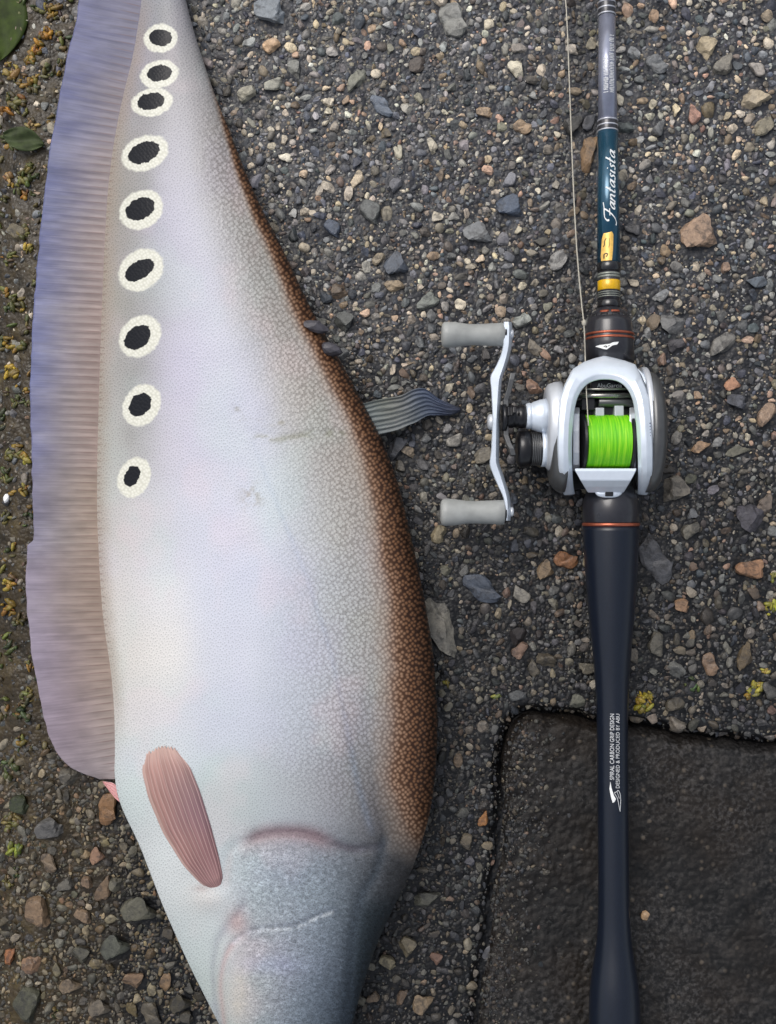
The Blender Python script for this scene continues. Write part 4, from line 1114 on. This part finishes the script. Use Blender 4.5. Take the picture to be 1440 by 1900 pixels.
def text_on_rod(name, body_, y0, y1, xa, xb, Rf, mat, parent):
    """letters run up the rod from y0 to y1 (y0 > y1); baseline at photo x xb, capitals' tops at xa"""
    V_, Fl = text_flat(body_)
    t_ = (V_[:, 0] - V_[:, 0].min()) / (V_[:, 0].max() - V_[:, 0].min())
    h_ = np.clip(V_[:, 1] / 0.70, -0.3, 1.2)
    y = y0 + (y1 - y0) * t_
    x = xb + (xa - xb) * h_
    W_ = on_rod(x - rod_x(y), y, Rf(y))
    return obj(name, new_mesh(name, W_, Fl, False), mat, parent)

gripR = lambda y: np.interp(y, [g_[0] for g_ in GRIP], [g_[1] for g_ in GRIP]) + 0.5
text_on_rod("lettering", "SPIRAL CARBON GRIP DESIGN", 1440, 1319, 1126, 1133.5, gripR, M_CREAM, grip)
text_on_rod("lettering", "DESIGNED & PRODUCED BY ABU", 1455, 1319, 1136.5, 1143.5, gripR, M_CREAM, grip)

def ribbon(pts, width, f, name, mat, parent, closed=False):
    """flat stroke: pts (n,2), width per point; f maps (n,2) -> world"""
    pts = np.asarray(pts, float); n = len(pts)
    d = np.gradient(pts, axis=0); d /= np.maximum(np.linalg.norm(d, axis=1, keepdims=True), 1e-9)
    nm = np.stack([-d[:, 1], d[:, 0]], -1)
    wd_ = np.broadcast_to(np.asarray(width, float), (n,))[:, None] / 2
    L_, R_ = pts + nm * wd_, pts - nm * wd_
    V_ = f(np.concatenate([L_, R_]))
    Fl = [[i, i + 1, n + i + 1, n + i] for i in range(n - 1)]
    if np.cross(V_[Fl[0][1]] - V_[Fl[0][0]], V_[Fl[0][3]] - V_[Fl[0][0]])[2] < 0: Fl = [q[::-1] for q in Fl]
    return V_, Fl

def join_strokes(strokes, f, name, mat, parent):
    Vs, Fs, off = [], [], 0
    for pts, wd_ in strokes:
        V_, Fl = ribbon(pts, wd_, f, name, mat, parent)
        Vs.append(V_); Fs += [[i + off for i in q] for q in Fl]; off += len(V_)
    return obj(name, new_mesh(name, np.concatenate(Vs), Fs, False), mat, parent)

# italic script word on the teal section, hand-drawn strokes in letter units (x along the word, y up)
LET = {
 'F': ([[(-0.25, 1.15), (-0.42, 1.5), (-0.2, 1.92), (0.3, 2.0), (1.0, 2.02), (1.55, 2.15)], [(0.85, 1.98), (0.75, 1.4), (0.55, 0.6), (0.3, 0.05), (-0.1, -0.25), (-0.45, -0.1)], [(0.3, 1.02), (0.7, 1.06), (1.1, 1.1)]], 1.15),
 'a': ([[(0.78, 0.82), (0.5, 1.0), (0.2, 0.7), (0.12, 0.25), (0.32, 0.02), (0.6, 0.35), (0.8, 0.95)], [(0.82, 0.98), (0.74, 0.4), (0.78, 0.06), (1.0, 0.15)]], 1.02),
 'n': ([[(0.14, 0.98), (0.1, 0.5), (0.04, 0.0)], [(0.08, 0.45), (0.32, 0.92), (0.58, 0.95), (0.62, 0.6), (0.58, 0.12), (0.8, 0.1)]], 0.92),
 't': ([[(0.30, 1.75), (0.22, 1.0), (0.14, 0.25), (0.24, 0.0), (0.48, 0.15)], [(0.02, 0.98), (0.5, 1.02)]], 0.58),
 's': ([[(0.52, 0.82), (0.36, 1.0), (0.16, 0.8), (0.36, 0.5), (0.46, 0.22), (0.26, 0.0), (0.02, 0.14)]], 0.66),
 'i': ([[(0.18, 0.95), (0.12, 0.4), (0.16, 0.03), (0.36, 0.12)], [(0.26, 1.38), (0.29, 1.5)]], 0.48)}
strokes, pen = [], 0.0
for ch in "Fantasista":
    ss, adv = LET[ch]
    for s_ in ss:
        q = curve_pts([(pen + x_ + 0.30 * y_, y_) for x_, y_ in s_], 22)
        d_ = np.gradient(q, axis=0); ang = np.arctan2(d_[:, 1], d_[:, 0])
        strokes.append((q, 0.11 + 0.12 * np.abs(np.sin(ang - 0.5))))
    pen += adv
allx = np.concatenate([q[:, 0] for q, _ in strokes]); x0_, x1_ = allx.min(), allx.max()
def word_map(p_):
    y = 423 - (p_[:, 0] - x0_) / (x1_ - x0_) * 139
    x = 1138.0 - p_[:, 1] * 10.2
    return on_rod(x - rod_x(y), y, np.interp(y, [243, 492], [19.0, 21.3]))
join_strokes(strokes, word_map, "lettering", M_WHITE, rod)

# two lines of fine print on the slate section, too small to read
def print_rows(x_a, x_b, y0, y1, seed):
    r2 = np.random.default_rng(seed); st = []; y = y0
    while y > y1:
        stp = r2.uniform(2.2, 3.4)
        if r2.random() < 0.12: y -= 2.5; continue
        k = r2.integers(3); xm = (x_a + x_b) / 2
        st.append((np.array([(x_a, y), (xm, y), (x_b, y)]), 1.2))
        if k == 0: st.append((np.array([(x_b, y), (x_b, y - stp * 0.35), (x_b, y - stp * 0.7)]), 1.1))
        if k == 1: st.append((np.array([(x_a, y), (x_a, y - stp * 0.35), (x_a, y - stp * 0.7)]), 1.1))
        if k == 2: st.append((np.array([(xm, y), (xm, y - stp * 0.35), (xm, y - stp * 0.7)]), 1.1))
        y -= stp
    return st
slR = lambda p_: on_rod(p_[:, 0] - rod_x(p_[:, 1]), p_[:, 1], np.interp(p_[:, 1], [28, 228], [15.8, 17.8]))
join_strokes(print_rows(1117, 1124.5, 177, 114, 3), slR, "fine_print", M_CREAM, rod)
join_strokes(print_rows(1128, 1136, 177, 71, 4), slR, "fine_print", M_CREAM, rod)

# gold decal with dark marks
def on_teal(p_): return on_rod(p_[:, 0] - rod_x(p_[:, 1]), p_[:, 1], np.interp(p_[:, 1], [243, 492], [19.15, 21.4]))
def decal(name, poly, f, mat, parent, lift=0.0):
    """filled outline laid on a curved surface, as narrow strips"""
    poly = np.asarray(poly, float); ys_ = np.linspace(poly[:, 1].min() + 1e-3, poly[:, 1].max() - 1e-3, 24)
    L_, R_ = [], []
    for y in ys_:
        xs = []
        for a_, b_ in zip(poly, np.roll(poly, -1, 0)):
            if (a_[1] - y) * (b_[1] - y) <= 0 and a_[1] != b_[1]:
                xs.append(a_[0] + (y - a_[1]) / (b_[1] - a_[1]) * (b_[0] - a_[0]))
        L_.append(min(xs)); R_.append(max(xs))
    k = np.linspace(0, 1, 7)
    G_ = np.array([[(l + (r - l) * kk, y) for kk in k] for l, r, y in zip(L_, R_, ys_)])
    V_ = f(G_.reshape(-1, 2)); V_[:, 2] += lift
    Fq = grid_faces(len(ys_), 7)
    if np.cross(V_[Fq[0][1]] - V_[Fq[0][0]], V_[Fq[0][3]] - V_[Fq[0][0]])[2] < 0: Fq = Fq[:, ::-1]
    return obj(name, new_mesh(name, V_, np.ascontiguousarray(Fq), True), mat, parent)
gd = decal("gold_decal", [(1117, 436), (1131, 435), (1134, 440), (1133, 470), (1131, 488), (1113, 488), (1112, 480), (1114, 446)], on_teal, M_GOLD, rod)
join_strokes([(curve_pts([(1121, 447), (1118, 451), (1118, 459), (1116, 462)], 12), 1.5), (curve_pts([(1117, 484), (1117, 475), (1124, 475), (1121, 481)], 12), 2.0), (curve_pts([(1126, 447), (1127, 456), (1125, 464)], 8), 0.7)],
             lambda p_: on_teal(p_) + np.array([0, 0, 0.00012]), "decal_mark", M_INK, gd)

# emblem on the fore seat: a slanted wing with an eye in it
def on_fore(p_): return on_rod(p_[:, 0] - rod_x(p_[:, 1]), p_[:, 1], np.interp(p_[:, 1], [620, 672], [44.4, 45.6]))
em = decal("emblem", [(1098, 648), (1104, 646), (1122, 645), (1128, 642), (1139, 641), (1136, 646), (1127, 648), (1117, 655), (1112, 654)], on_fore, M_WHITE, rod)
join_strokes([(curve_pts([(1112, 650), (1115, 648), (1118, 650), (1115, 651)], 10), 1.4), (curve_pts([(1119, 649), (1122, 648)], 4), 1.1)], lambda p_: on_fore(p_) + np.array([0, 0, 0.00012]), "emblem_mark", M_INK, em)
def on_grip(p_): return on_rod(p_[:, 0] - rod_x(p_[:, 1]), p_[:, 1], gripR(p_[:, 1]))
decal("emblem", [(1127, 1443), (1129, 1455), (1133, 1468), (1137, 1475), (1134, 1481), (1131, 1482), (1128, 1472), (1125.5, 1457)], on_grip, M_WHITE, grip)
join_strokes([(curve_pts([(1134, 1463), (1138, 1463), (1141, 1457), (1145, 1466), (1146, 1478), (1144.5, 1498)], 18), 1.1), (curve_pts([(1134, 1464), (1140, 1474), (1144, 1496)], 12), 1.0), (curve_pts([(1139, 1462), (1143, 1474)], 8), 0.8)], on_grip, "emblem_line", M_CREAM, grip)

# ------------------------------------------------------------------ reel
M_SILV = simple_mat("satin_silver", (222, 231, 242), 0.34, 0.35, 0.25, 0.02, 300)
M_SILV2 = simple_mat("pale_alloy", (196, 200, 206), 0.38, 0.35, 0.2, 0.03, 300)
M_GRAPH = simple_mat("graphite_plate", (92, 93, 94), 0.36, 0.55, 0.2, 0.05, 300)
M_BLK2 = simple_mat("black_alloy", (24, 24, 28), 0.35, 0.3, 0.3)
M_KNOB = simple_mat("grey_foam_knob", (150, 152, 150), 0.55, 0.0, 0.1, 0.08, 160, 0.15)
M_STEEL = simple_mat("steel", (160, 158, 152), 0.25, 0.9)
M_SPOOLLINE = NT("green_braid")
_t = M_SPOOLLINE
_o = _t.objc(); _s = _t.n("ShaderNodeSeparateXYZ"); _t.l(_o, _s.inputs[0])
_cb = _t.n("ShaderNodeCombineXYZ"); _t.l(_t.math('MULTIPLY', _s.outputs[0], 1400.0), _cb.inputs[0]); _t.l(_t.math('MULTIPLY', _s.outputs[1], 60.0), _cb.inputs[1]); _t.l(_t.math('MULTIPLY', _s.outputs[2], 60.0), _cb.inputs[2])
_f = _t.noise(_cb.outputs[0], 1.0, 4, 0.6)
_t.l(_t.ramp(_f, [(0.25, c3(70, 168, 0)), (0.5, c3(112, 204, 4)), (0.72, c3(164, 226, 44)), (0.85, c3(206, 240, 120))]), _t.b.inputs["Base Color"])
_t.b.inputs["Roughness"].default_value = 0.5
_t.l(_t.bump(_f, 0.5, 0.0003), _t.b.inputs["Normal"])
M_SPOOLLINE = _t.m

reel = thing("fishing_reel", "silver low-profile baitcasting reel with bright green line and double handle", "fishing reel", tuple(P(1128.0, 800.0, 0.0)))
mm = 0.001

def xlathe(name, prof, y, z, mat, parent, seg=40, ey=1.0, ez=1.0, smooth=True, capped=True, xz=None):
    """solid turned about an axis running left-right; prof: (photo x, radius in photo pixels)"""
    prof = np.asarray(prof, float)
    th = np.linspace(0, 2 * math.pi, seg, endpoint=False)
    zc = z if xz is None else xz
    k = S * (CAM_H - z) / CAM_H
    c_ = P(prof[:, 0], np.full(len(prof), float(y)), z)
    R_ = prof[:, 1] * k
    V_ = np.stack([np.broadcast_to(c_[:, None, 0], (len(prof), seg)), c_[:, None, 1] + ey * R_[:, None] * np.cos(th), c_[:, None, 2] + ez * R_[:, None] * np.sin(th)], -1).reshape(-1, 3)
    Fl = [list(f) for f in grid_faces(len(prof), seg, True)[:, ::-1]]
    Fl.append(list(range(seg))); Fl.append([(len(prof) - 1) * seg + i for i in range(seg)][::-1])
    me = new_mesh(name, V_, Fl, smooth)
    for q in (-1, -2):
        me.polygons[len(Fl) + q].use_smooth = False
    return obj(name, me, mat, parent)

def hexa(name, loops, mat, parent, smooth=False, bev=0.0):
    """loft through closed loops of world points"""
    L_ = np.array(loops); n, m = L_.shape[:2]
    Fl = [list(f) for f in grid_faces(n, m, True)] + [list(range(m))[::-1], [(n - 1) * m + i for i in range(m)]]
    me = new_mesh(name, L_.reshape(-1, 3), Fl, smooth)
    import bmesh
    bm = bmesh.new(); bm.from_mesh(me); bmesh.ops.recalc_face_normals(bm, faces=bm.faces); bm.to_mesh(me); bm.free()
    o = obj(name, me, mat, parent)
    if bev: bevel_obj(o, bev)
    return o

def pxbox(name, x0, x1, y0, y1, z0, z1, mat, parent, bev=0.0003):
    b = [[(x0, y0), (x1, y0), (x1, y1), (x0, y1)]]
    lo = [P(x, y, (z0 + z1) / 2) * np.array([1, 1, 0]) + np.array([0, 0, z0]) for x, y in b[0]]
    hi = [P(x, y, (z0 + z1) / 2) * np.array([1, 1, 0]) + np.array([0, 0, z1]) for x, y in b[0]]
    return hexa(name, [lo, hi], mat, parent, False, bev)

# -- frame: the bright arch round the spool
OUT = [(1047, 919), (1039, 905), (1036, 870), (1034, 830), (1035, 780), (1039, 738), (1048, 712), (1062, 685), (1084, 671), (1105, 664), (1122, 660), (1140, 664), (1160, 669), (1179, 676), (1188, 694), (1198, 718), (1206, 748), (1210, 790), (1212, 830), (1212, 870), (1209, 905), (1200, 919)]
INN = [(1068, 919), (1064, 905), (1062, 870), (1061, 830), (1063, 780), (1068, 750), (1073, 734), (1082, 720), (1092, 711), (1107, 705), (1122, 704), (1138, 705), (1152, 710), (1163, 720), (1171, 734), (1176, 750), (1180, 780), (1183, 830), (1184, 870), (1184, 905), (1182, 919)]
def arc_resample(pts, n):
    pts = np.asarray(pts, float); d = np.concatenate([[0], np.cumsum(np.hypot(*np.diff(pts, axis=0).T))]); t = np.linspace(0, d[-1], n)
    return np.stack([np.interp(t, d, pts[:, 0]), np.interp(t, d, pts[:, 1])], -1)
# pair inner points with outer ones by index
if len(OUT) != len(INN):
    INN = INN[:8] + [((INN[7][0] + INN[8][0]) / 2, (INN[7][1] + INN[8][1]) / 2)] + INN[8:]
INN = INN[:len(OUT)]
nA = 90
ti = np.linspace(0, len(OUT) - 1, nA)
OUTr = np.stack([np.interp(ti, range(len(OUT)), [p_[k] for p_ in OUT]) for k in (0, 1)], -1)
INNr = np.stack([np.interp(ti, range(len(INN)), [p_[k] for p_ in INN]) for k in (0, 1)], -1)
for k in (0, 1):
    e0 = OUTr.copy(); INNr[:, k] = smooth1(INNr[:, k], 5); pass
ZT = [(655, 30), (680, 36), (705, 40.5), (740, 44), (780, 46), (820, 46), (850, 44.5), (875, 40.5), (895, 35), (910, 28), (922, 21)]
def zt(y): return interp(y, ZT) * mm
loops = []
for o_, i_ in zip(OUTr, INNr):
    m1 = o_ * 0.93 + i_ * 0.07; m2 = o_ * 0.60 + i_ * 0.40; m3 = o_ * 0.26 + i_ * 0.74
    zo, zi = zt(o_[1]), zt(i_[1])
    loops.append([P(o_[0], o_[1], zo - (12 if o_[1] > 760 else 6) * mm), P(o_[0], o_[1], zo - 2.2 * mm), P(m1[0], m1[1], zt(m1[1]) - 0.9 * mm), P(m2[0], m2[1], zt(m2[1]) + 0.3 * mm),
                  P(m3[0], m3[1], zt(m3[1]) - 0.3 * mm), P(i_[0], i_[1], zi - 2.8 * mm), P(i_[0], i_[1], zi - (12 if i_[1] > 760 else 7) * mm)])
frame = hexa("frame", loops, M_SILV, reel, False, 0.0004)
for p_ in frame.data.polygons: p_.use_smooth = True
frame.data.set_sharp_from_angle(angle=math.radians(28))
# dots stamped on the right arm
for k in range(5):
    xlathe("stamped_dot", [(1204.6, 1.4), (1207.2, 1.4)], 785.5 + k * 5.7, zt(800) - 0.9 * mm, simple_mat("stamped_dot", (70, 84, 112), 0.5) if k == 0 else bpy.data.materials["stamped_dot"], frame, 10, ez=0.9)

# -- side plates
xlathe("gear_side_plate", [(1018, 60), (1020, 72), (1026, 82), (1036, 88), (1046, 90)], 819, 27 * mm, M_GRAPH, reel, 64, 1.06, 0.70)
xlathe("gear_housing", [(1011, 62), (1012.5, 74), (1017, 80), (1028, 84), (1040, 85)], 793, 27 * mm, M_SILV2, reel, 64, 1.0, 0.70)
pl = xlathe("palm_side_plate", [(1196, 112), (1206, 112), (1214, 108), (1221, 98), (1226, 80), (1229, 56), (1230, 30)], 802, 25 * mm, M_GRAPH, reel, 72, 1.0, 0.62)
xlathe("frame_rim", [(1188, 114), (1197, 114.5), (1199, 113)], 796, 24 * mm, M_SILV2, reel, 72, 1.0, 0.62)
# bright strip shaped in silver for the highlight on the palm plate
for nm_, pts_ in (("highlight_strip", [(1183, 684), (1192, 694), (1201, 712), (1207, 734)]),):
    q = curve_pts(pts_, 14); wd_ = np.interp(np.linspace(0, 1, 14), [0, .5, 1], [2.5, 8, 2])
    L_ = [[P(x - w_ / 2, y, zt(y) - 6.0 * mm), P(x + w_ / 2, y, zt(y) - 7.5 * mm), P(x + w_ / 2, y, zt(y) - 11 * mm), P(x - w_ / 2, y, zt(y) - 11 * mm)] for (x, y), w_ in zip(q, wd_)]
    hexa(nm_, L_, M_SILV, pl, True, 0.0)
q = curve_pts([(1217, 742), (1220, 762), (1223, 780), (1226, 793)], 12); wd_ = np.interp(np.linspace(0, 1, 12), [0, .25, .5, .8, 1], [1, 2.4, 1.2, 3.2, 1])
hexa("palm_logo", [[P(x - w_ / 2, y, 33.6 * mm), P(x + w_ / 2, y, 33.0 * mm), P(x + w_ / 2, y, 31 * mm), P(x - w_ / 2, y, 31 * mm)] for (x, y), w_ in zip(q, wd_)], M_WHITE, pl)

# -- handle side: boss, shaft, drag star, tension knob
xlathe("shaft_boss", [(974, 17), (976, 23), (983, 25), (984, 23.8), (986, 23.8), (987, 25.5), (1000, 30), (1014, 33)], 772, 29 * mm, M_SILV, reel, 48)
xlathe("shaft_sleeve", [(938, 19), (941, 21.5), (952, 21.5), (953, 20), (960, 20), (961, 21.5), (975, 21.5)], 773, 29 * mm, M_BLK2, reel, 40)
star = xlathe("drag_star", [(931, 24), (933, 27), (938, 27), (940, 22)], 776, 29 * mm, M_BLK2, reel, 40)
k0 = S * (CAM_H - 29 * mm) / CAM_H
cst = P(942.0, 776.0, 29 * mm)
for j, (an, ln_) in enumerate(((83, 84), (155, 62), (227, 62), (-78, 72), (12, 60))):
    t_ = math.radians(an); dy, dz = math.sin(t_), math.cos(t_)       # along photo-up and height
    L_ = []
    for s_, wd_, ox in ((18, 9, -4), (34, 7, -4), (50, 7.5, 1), (ln_ - 12, 8.5, 6), (ln_, 5.5, 9)):
        c_ = cst + np.array([ox * k0, dy * s_ * k0, dz * s_ * k0 * 0.62])
        pr = np.array([0, dz, -dy]) * wd_ * k0; tk = np.array([(4.6 if j in (0, 3) else 2.6) * k0, 0, 0])
        L_.append([c_ - pr - tk, c_ + pr - tk, c_ + pr + tk, c_ - pr + tk])
    hexa("star_arm", L_, M_GRAPH if j in (0, 3) else M_BLK2, star, False, 0.0003)
kn = xlathe("tension_knob", [(958, 24), (961, 31), (964, 34), (980, 34), (982, 32), (983, 30), (1002, 30), (1004, 31.5), (1016, 31.5)], 833, 26 * mm, M_BLK2, reel, 48, 1.0, 0.9)
for k in range(5):
    xlathe("knob_rib", [(985 + k * 3.4, 30), (985.8 + k * 3.4, 31.2), (987 + k * 3.4, 31.2), (987.6 + k * 3.4, 30)], 833, 26 * mm, M_GRAPH, kn, 48, 1.0, 0.9)
xlathe("knob_washer", [(1004, 33), (1012, 33.5)], 833, 26.5 * mm, M_SILV, kn, 40, 1.0, 0.85)

HL = [(597, 935, 949, 3.2), (603, 934, 951, 4.0), (640, 934, 950, 4.2), (660, 929, 946, 4.0), (680, 920, 940, 4.3), (697, 909.5, 934, 4.8), (702, 909, 932, 4.9), (725, 911.5, 930, 5.2), (780, 914, 927, 6.4), (840, 911, 926, 5.2), (858, 908, 926, 4.9), (863, 908, 927, 4.8),
      (872, 911, 931, 4.4), (900, 923, 940, 4.1), (920, 933, 946, 4.0), (935, 937, 948, 4.2), (958, 938, 948, 4.0), (966, 939, 947, 3.0)]
HLn = np.array(HL); ty_ = np.concatenate([np.linspace(597, 966, 110)])
hl = [np.interp(ty_, HLn[:, 0], HLn[:, k]) for k in (1, 2, 3)]
hl = [smooth1(h_, 5) for h_ in hl]
L_ = []
for y, xa, xb, hz in zip(ty_, *hl):
    zc = 31 * mm; hz = hz * mm
    L_.append([P(xa, y, zc - hz), P(xa, y, zc + hz - 0.8 * mm), P(xa + 1.5, y, zc + hz), P(xb - 6, y, zc + hz), P(xb - 3, y, zc + hz - 1.8 * mm), P(xb, y, zc - hz * 0.2), P(xb - 1, y, zc - hz)])
handle = hexa("handle", L_, M_SILV, reel, False)
for p_ in handle.data.polygons: p_.use_smooth = True
handle.data.set_sharp_from_angle(angle=math.radians(30))
xlathe("handle_nut", [(904, 6), (905.5, 12), (909, 14.5), (916, 14.5)], 783, 31 * mm, M_SILV2, handle, 24)
for (yc, rL, rM, rR, x0_k, dyc) in ((621, 24, 19.5, 21.5, 819, -3), (950.5, 25.5, 21, 22.5, 817, 1.5)):
    pr = [(x0_k, rL * 0.55), (x0_k + 1.5, rL * 0.82), (x0_k + 5, rL * 0.96), (x0_k + 12, rL), (x0_k + 25, rL * 0.97), (x0_k + 48, rM * 1.02), (x0_k + 64, rM), (x0_k + 86, (rM + rR) / 2), (x0_k + 104, rR), (934, rR * 1.02), (935.5, rR * 0.93)]
    t_ = np.linspace(pr[0][0], pr[-1][0], 60)
    xs_ = np.array([p_[0] for p_ in pr]); rs_ = np.array([p_[1] for p_ in pr])
    kb = xlathe("handle_knob", pr, yc, 30 * mm, M_KNOB, reel, 48)
    xlathe("knob_cap", [(934.5, 19), (935.5, 20), (938.5, 20), (939.5, 18)], yc + dyc * 0.3, 30 * mm, M_BLK2, kb, 40)
    xlathe("knob_screw", [(946, 9), (951, 9), (953, 7), (953.5, 3)], yc - 1, 30 * mm, M_SILV2, kb, 24)

# -- spool with its line
SPY, SPZ = 821, 27.5 * mm
spool = xlathe("spool", [(1076, 44), (1077, 53.5), (1081, 54), (1083, 52), (1083.5, 30), (1163.5, 30), (1164, 52), (1166, 54), (1170, 53.5), (1171, 44)], SPY, SPZ, M_BLK2, reel, 64, smooth=False)
pr = [(1082.6, 44)] + [(1083.2 + 80.4 * k / 120, 50.6 + 0.45 * math.sin(k * math.pi) + 0.5 * (rng.random() - 0.5) + 0.7 * math.cos(k * math.pi) * 0.5 - (1.6 if k in (0, 120) else 0)) for k in range(121)] + [(1164.1, 44)]
xlathe("wound_line", pr, SPY, SPZ, M_SPOOLLINE, spool, 72)
# inner cheeks, level wind, floor of the frame
for (xa, xb) in ((1063, 1075.5), (1168, 1180)):
    L_ = [[P(xa, y, z_), P(xb, y, z_ - 0.3 * mm), P(xb, y, 12 * mm), P(xa, y, 12 * mm)] for y, z_ in ((756, 31 * mm), (768, 36 * mm), (800, 38.5 * mm), (840, 38 * mm), (862, 34 * mm), (874, 28 * mm))]
    hexa("inner_cheek", L_, M_SILV2, reel, False, 0.0005)
pxbox("frame_floor", 1060, 1186, 716, 908, 10 * mm, 13 * mm, M_BLK2, reel)
xlathe("worm_shaft", [(1068, 5.0), (1180, 5.0)], 734, 32.5 * mm, M_STEEL, reel, 20)
xlathe("guide_rod", [(1070, 2.0), (1178, 2.0)], 722, 34 * mm, M_STEEL, reel, 14)
xlathe("crossbar", [(1110, 8.4), (1111, 9.2), (1178, 9.2), (1179, 8.4)], 746, 29.5 * mm, M_GRAPH, reel, 28)
xlathe("crossbar", [(1064, 9.0), (1110, 9.0)], 747, 28.5 * mm, M_BLK2, reel, 28)
lg = pxbox("line_guide", 1077, 1101, 722, 762, 24 * mm, 31 * mm, M_BLK2, reel)
for (xa, xb, ya) in ((1102, 1118, 758), (1137, 1154, 752)):
    pxbox("bracket", xa, xb, ya, 776, 22 * mm, 31 * mm, M_SILV2, reel)
pxbox("bracket_block", 1117, 1138, 754, 776, 20 * mm, 27 * mm, M_BLK2, reel)
# lettering on the seat seen through the arch
V_, Fl = text_flat("AbuGarcia")
tq = (V_[:, 0] - V_[:, 0].min()) / np.ptp(V_[:, 0])
xq = 1108 + tq * 46; yq = 719 - V_[:, 1] / 0.72 * 8
tx_w = P(xq, yq, 30 * mm)
pl_ = pxbox("name_plate", 1096, 1172, 700, 727, 25 * mm, 29.4 * mm, M_BLK2, reel)
obj("lettering", new_mesh("lettering", tx_w, Fl, False), M_WHITE, pl_)

# -- thumb bar and the little clip under it
def row(y, xa, xb, z1, th_):
    return [P(xa, y, z1 - th_), P(xa, y, z1), P(xb, y, z1), P(xb, y, z1 - th_)]
tb = hexa("thumb_bar", [row(869, 1067, 1181, 39.2 * mm, 5 * mm), row(874, 1067.5, 1180, 39.8 * mm, 6 * mm), row(891, 1077, 1171, 39.0 * mm, 8 * mm), row(903, 1084, 1164, 35.5 * mm, 6 * mm), row(914, 1091, 1157, 31.5 * mm, 4 * mm)], M_SILV, reel, False, 0.0004)
cl = []
for s_ in np.linspace(-1, 1, 15):
    x = 1129.5 + 26.5 * s_; dpt = 12.5 * math.sqrt(max(1 - abs(s_) ** 2.6, 0.02))
    cl.append([P(x, 911, 31.6 * mm), P(x, 911 + dpt, 31.0 * mm), P(x, 911 + dpt, 26 * mm), P(x, 911, 26 * mm)])
clip_ = hexa("seat_clip", cl, M_SILV, reel, True)
pxbox("clip_notch", 1122, 1137, 911, 921, 29 * mm, 32.0 * mm, M_BLK2, clip_)
# reel foot, down into the seat
hexa("reel_foot", [[P(1085, y, 12.5 * mm), P(1176, y, 12.5 * mm), P(1172, y, 24 * mm), P(1090, y, 24 * mm)] for y in (712, 760, 850, 905)], M_BLK2, reel, False, 0.0008)

# ------------------------------------------------------------------ free line from the spool past the rod
def tube(pts, r, name, mat, parent=None, seg=8):
    pts = np.asarray(pts, float); n = len(pts)
    d = np.gradient(pts, axis=0); d /= np.linalg.norm(d, axis=1, keepdims=True)
    up = np.array([0, 0, 1.0]); s_ = np.cross(d, up); s_ /= np.linalg.norm(s_, axis=1, keepdims=True); u_ = np.cross(s_, d)
    th = np.linspace(0, 2 * math.pi, seg, endpoint=False)
    rr_ = np.broadcast_to(np.asarray(r, float), (n,))
    V_ = pts[:, None, :] + rr_[:, None, None] * (np.cos(th)[None, :, None] * s_[:, None, :] + np.sin(th)[None, :, None] * u_[:, None, :])
    Fl = [list(f) for f in grid_faces(n, seg, True)] + [list(range(seg))[::-1], [(n - 1) * seg + i for i in range(seg)]]
    return obj(name, new_mesh(name, V_.reshape(-1, 3), Fl), mat, parent)
LP = [(1092, 790, 41.0), (1090.5, 768, 40.6), (1088.5, 735, 38.0), (1087, 705, 35.5), (1086, 665, 27), (1085, 630, 31), (1083.5, 600, 31), (1080, 570, 30.6), (1075, 520, 30), (1070, 460, 29), (1065.5, 380, 28), (1062, 300, 27), (1059, 220, 26), (1056, 140, 25), (1053.5, 70, 24), (1050, 0, 23), (1040, -200, 20), (1034, -330, 18)]
LPn = np.array(LP); tq = np.linspace(0, len(LP) - 1, 220)
lx = smooth1(np.interp(tq, range(len(LP)), LPn[:, 0]), 9); ly = np.interp(tq, range(len(LP)), LPn[:, 1]); lz = np.interp(tq, range(len(LP)), LPn[:, 2]) * mm
# it runs under the front of the arch
lz = smooth1(lz, 7)
M_LINE = simple_mat("pale_line", (176, 170, 156), 0.4, 0, 0, 0.1, 900)
fl = thing("fishing_line", "thin pale fishing line running from the green spool along the rod", "fishing line", tuple(P(1066.0, 400.0, 0.0)))
tube(P(lx, ly, lz), np.interp(ly, [0, 560, 640, 700], [0.00032, 0.00036, 0.00036, 0.00028]), "line", M_LINE, fl)
xlathe("knot", [(1079.5, 1.2), (1081.5, 4.2), (1084, 5.0), (1086.5, 3.6), (1088, 1.0)], 599, 31 * mm, M_LINE, fl, 14, 1.3)
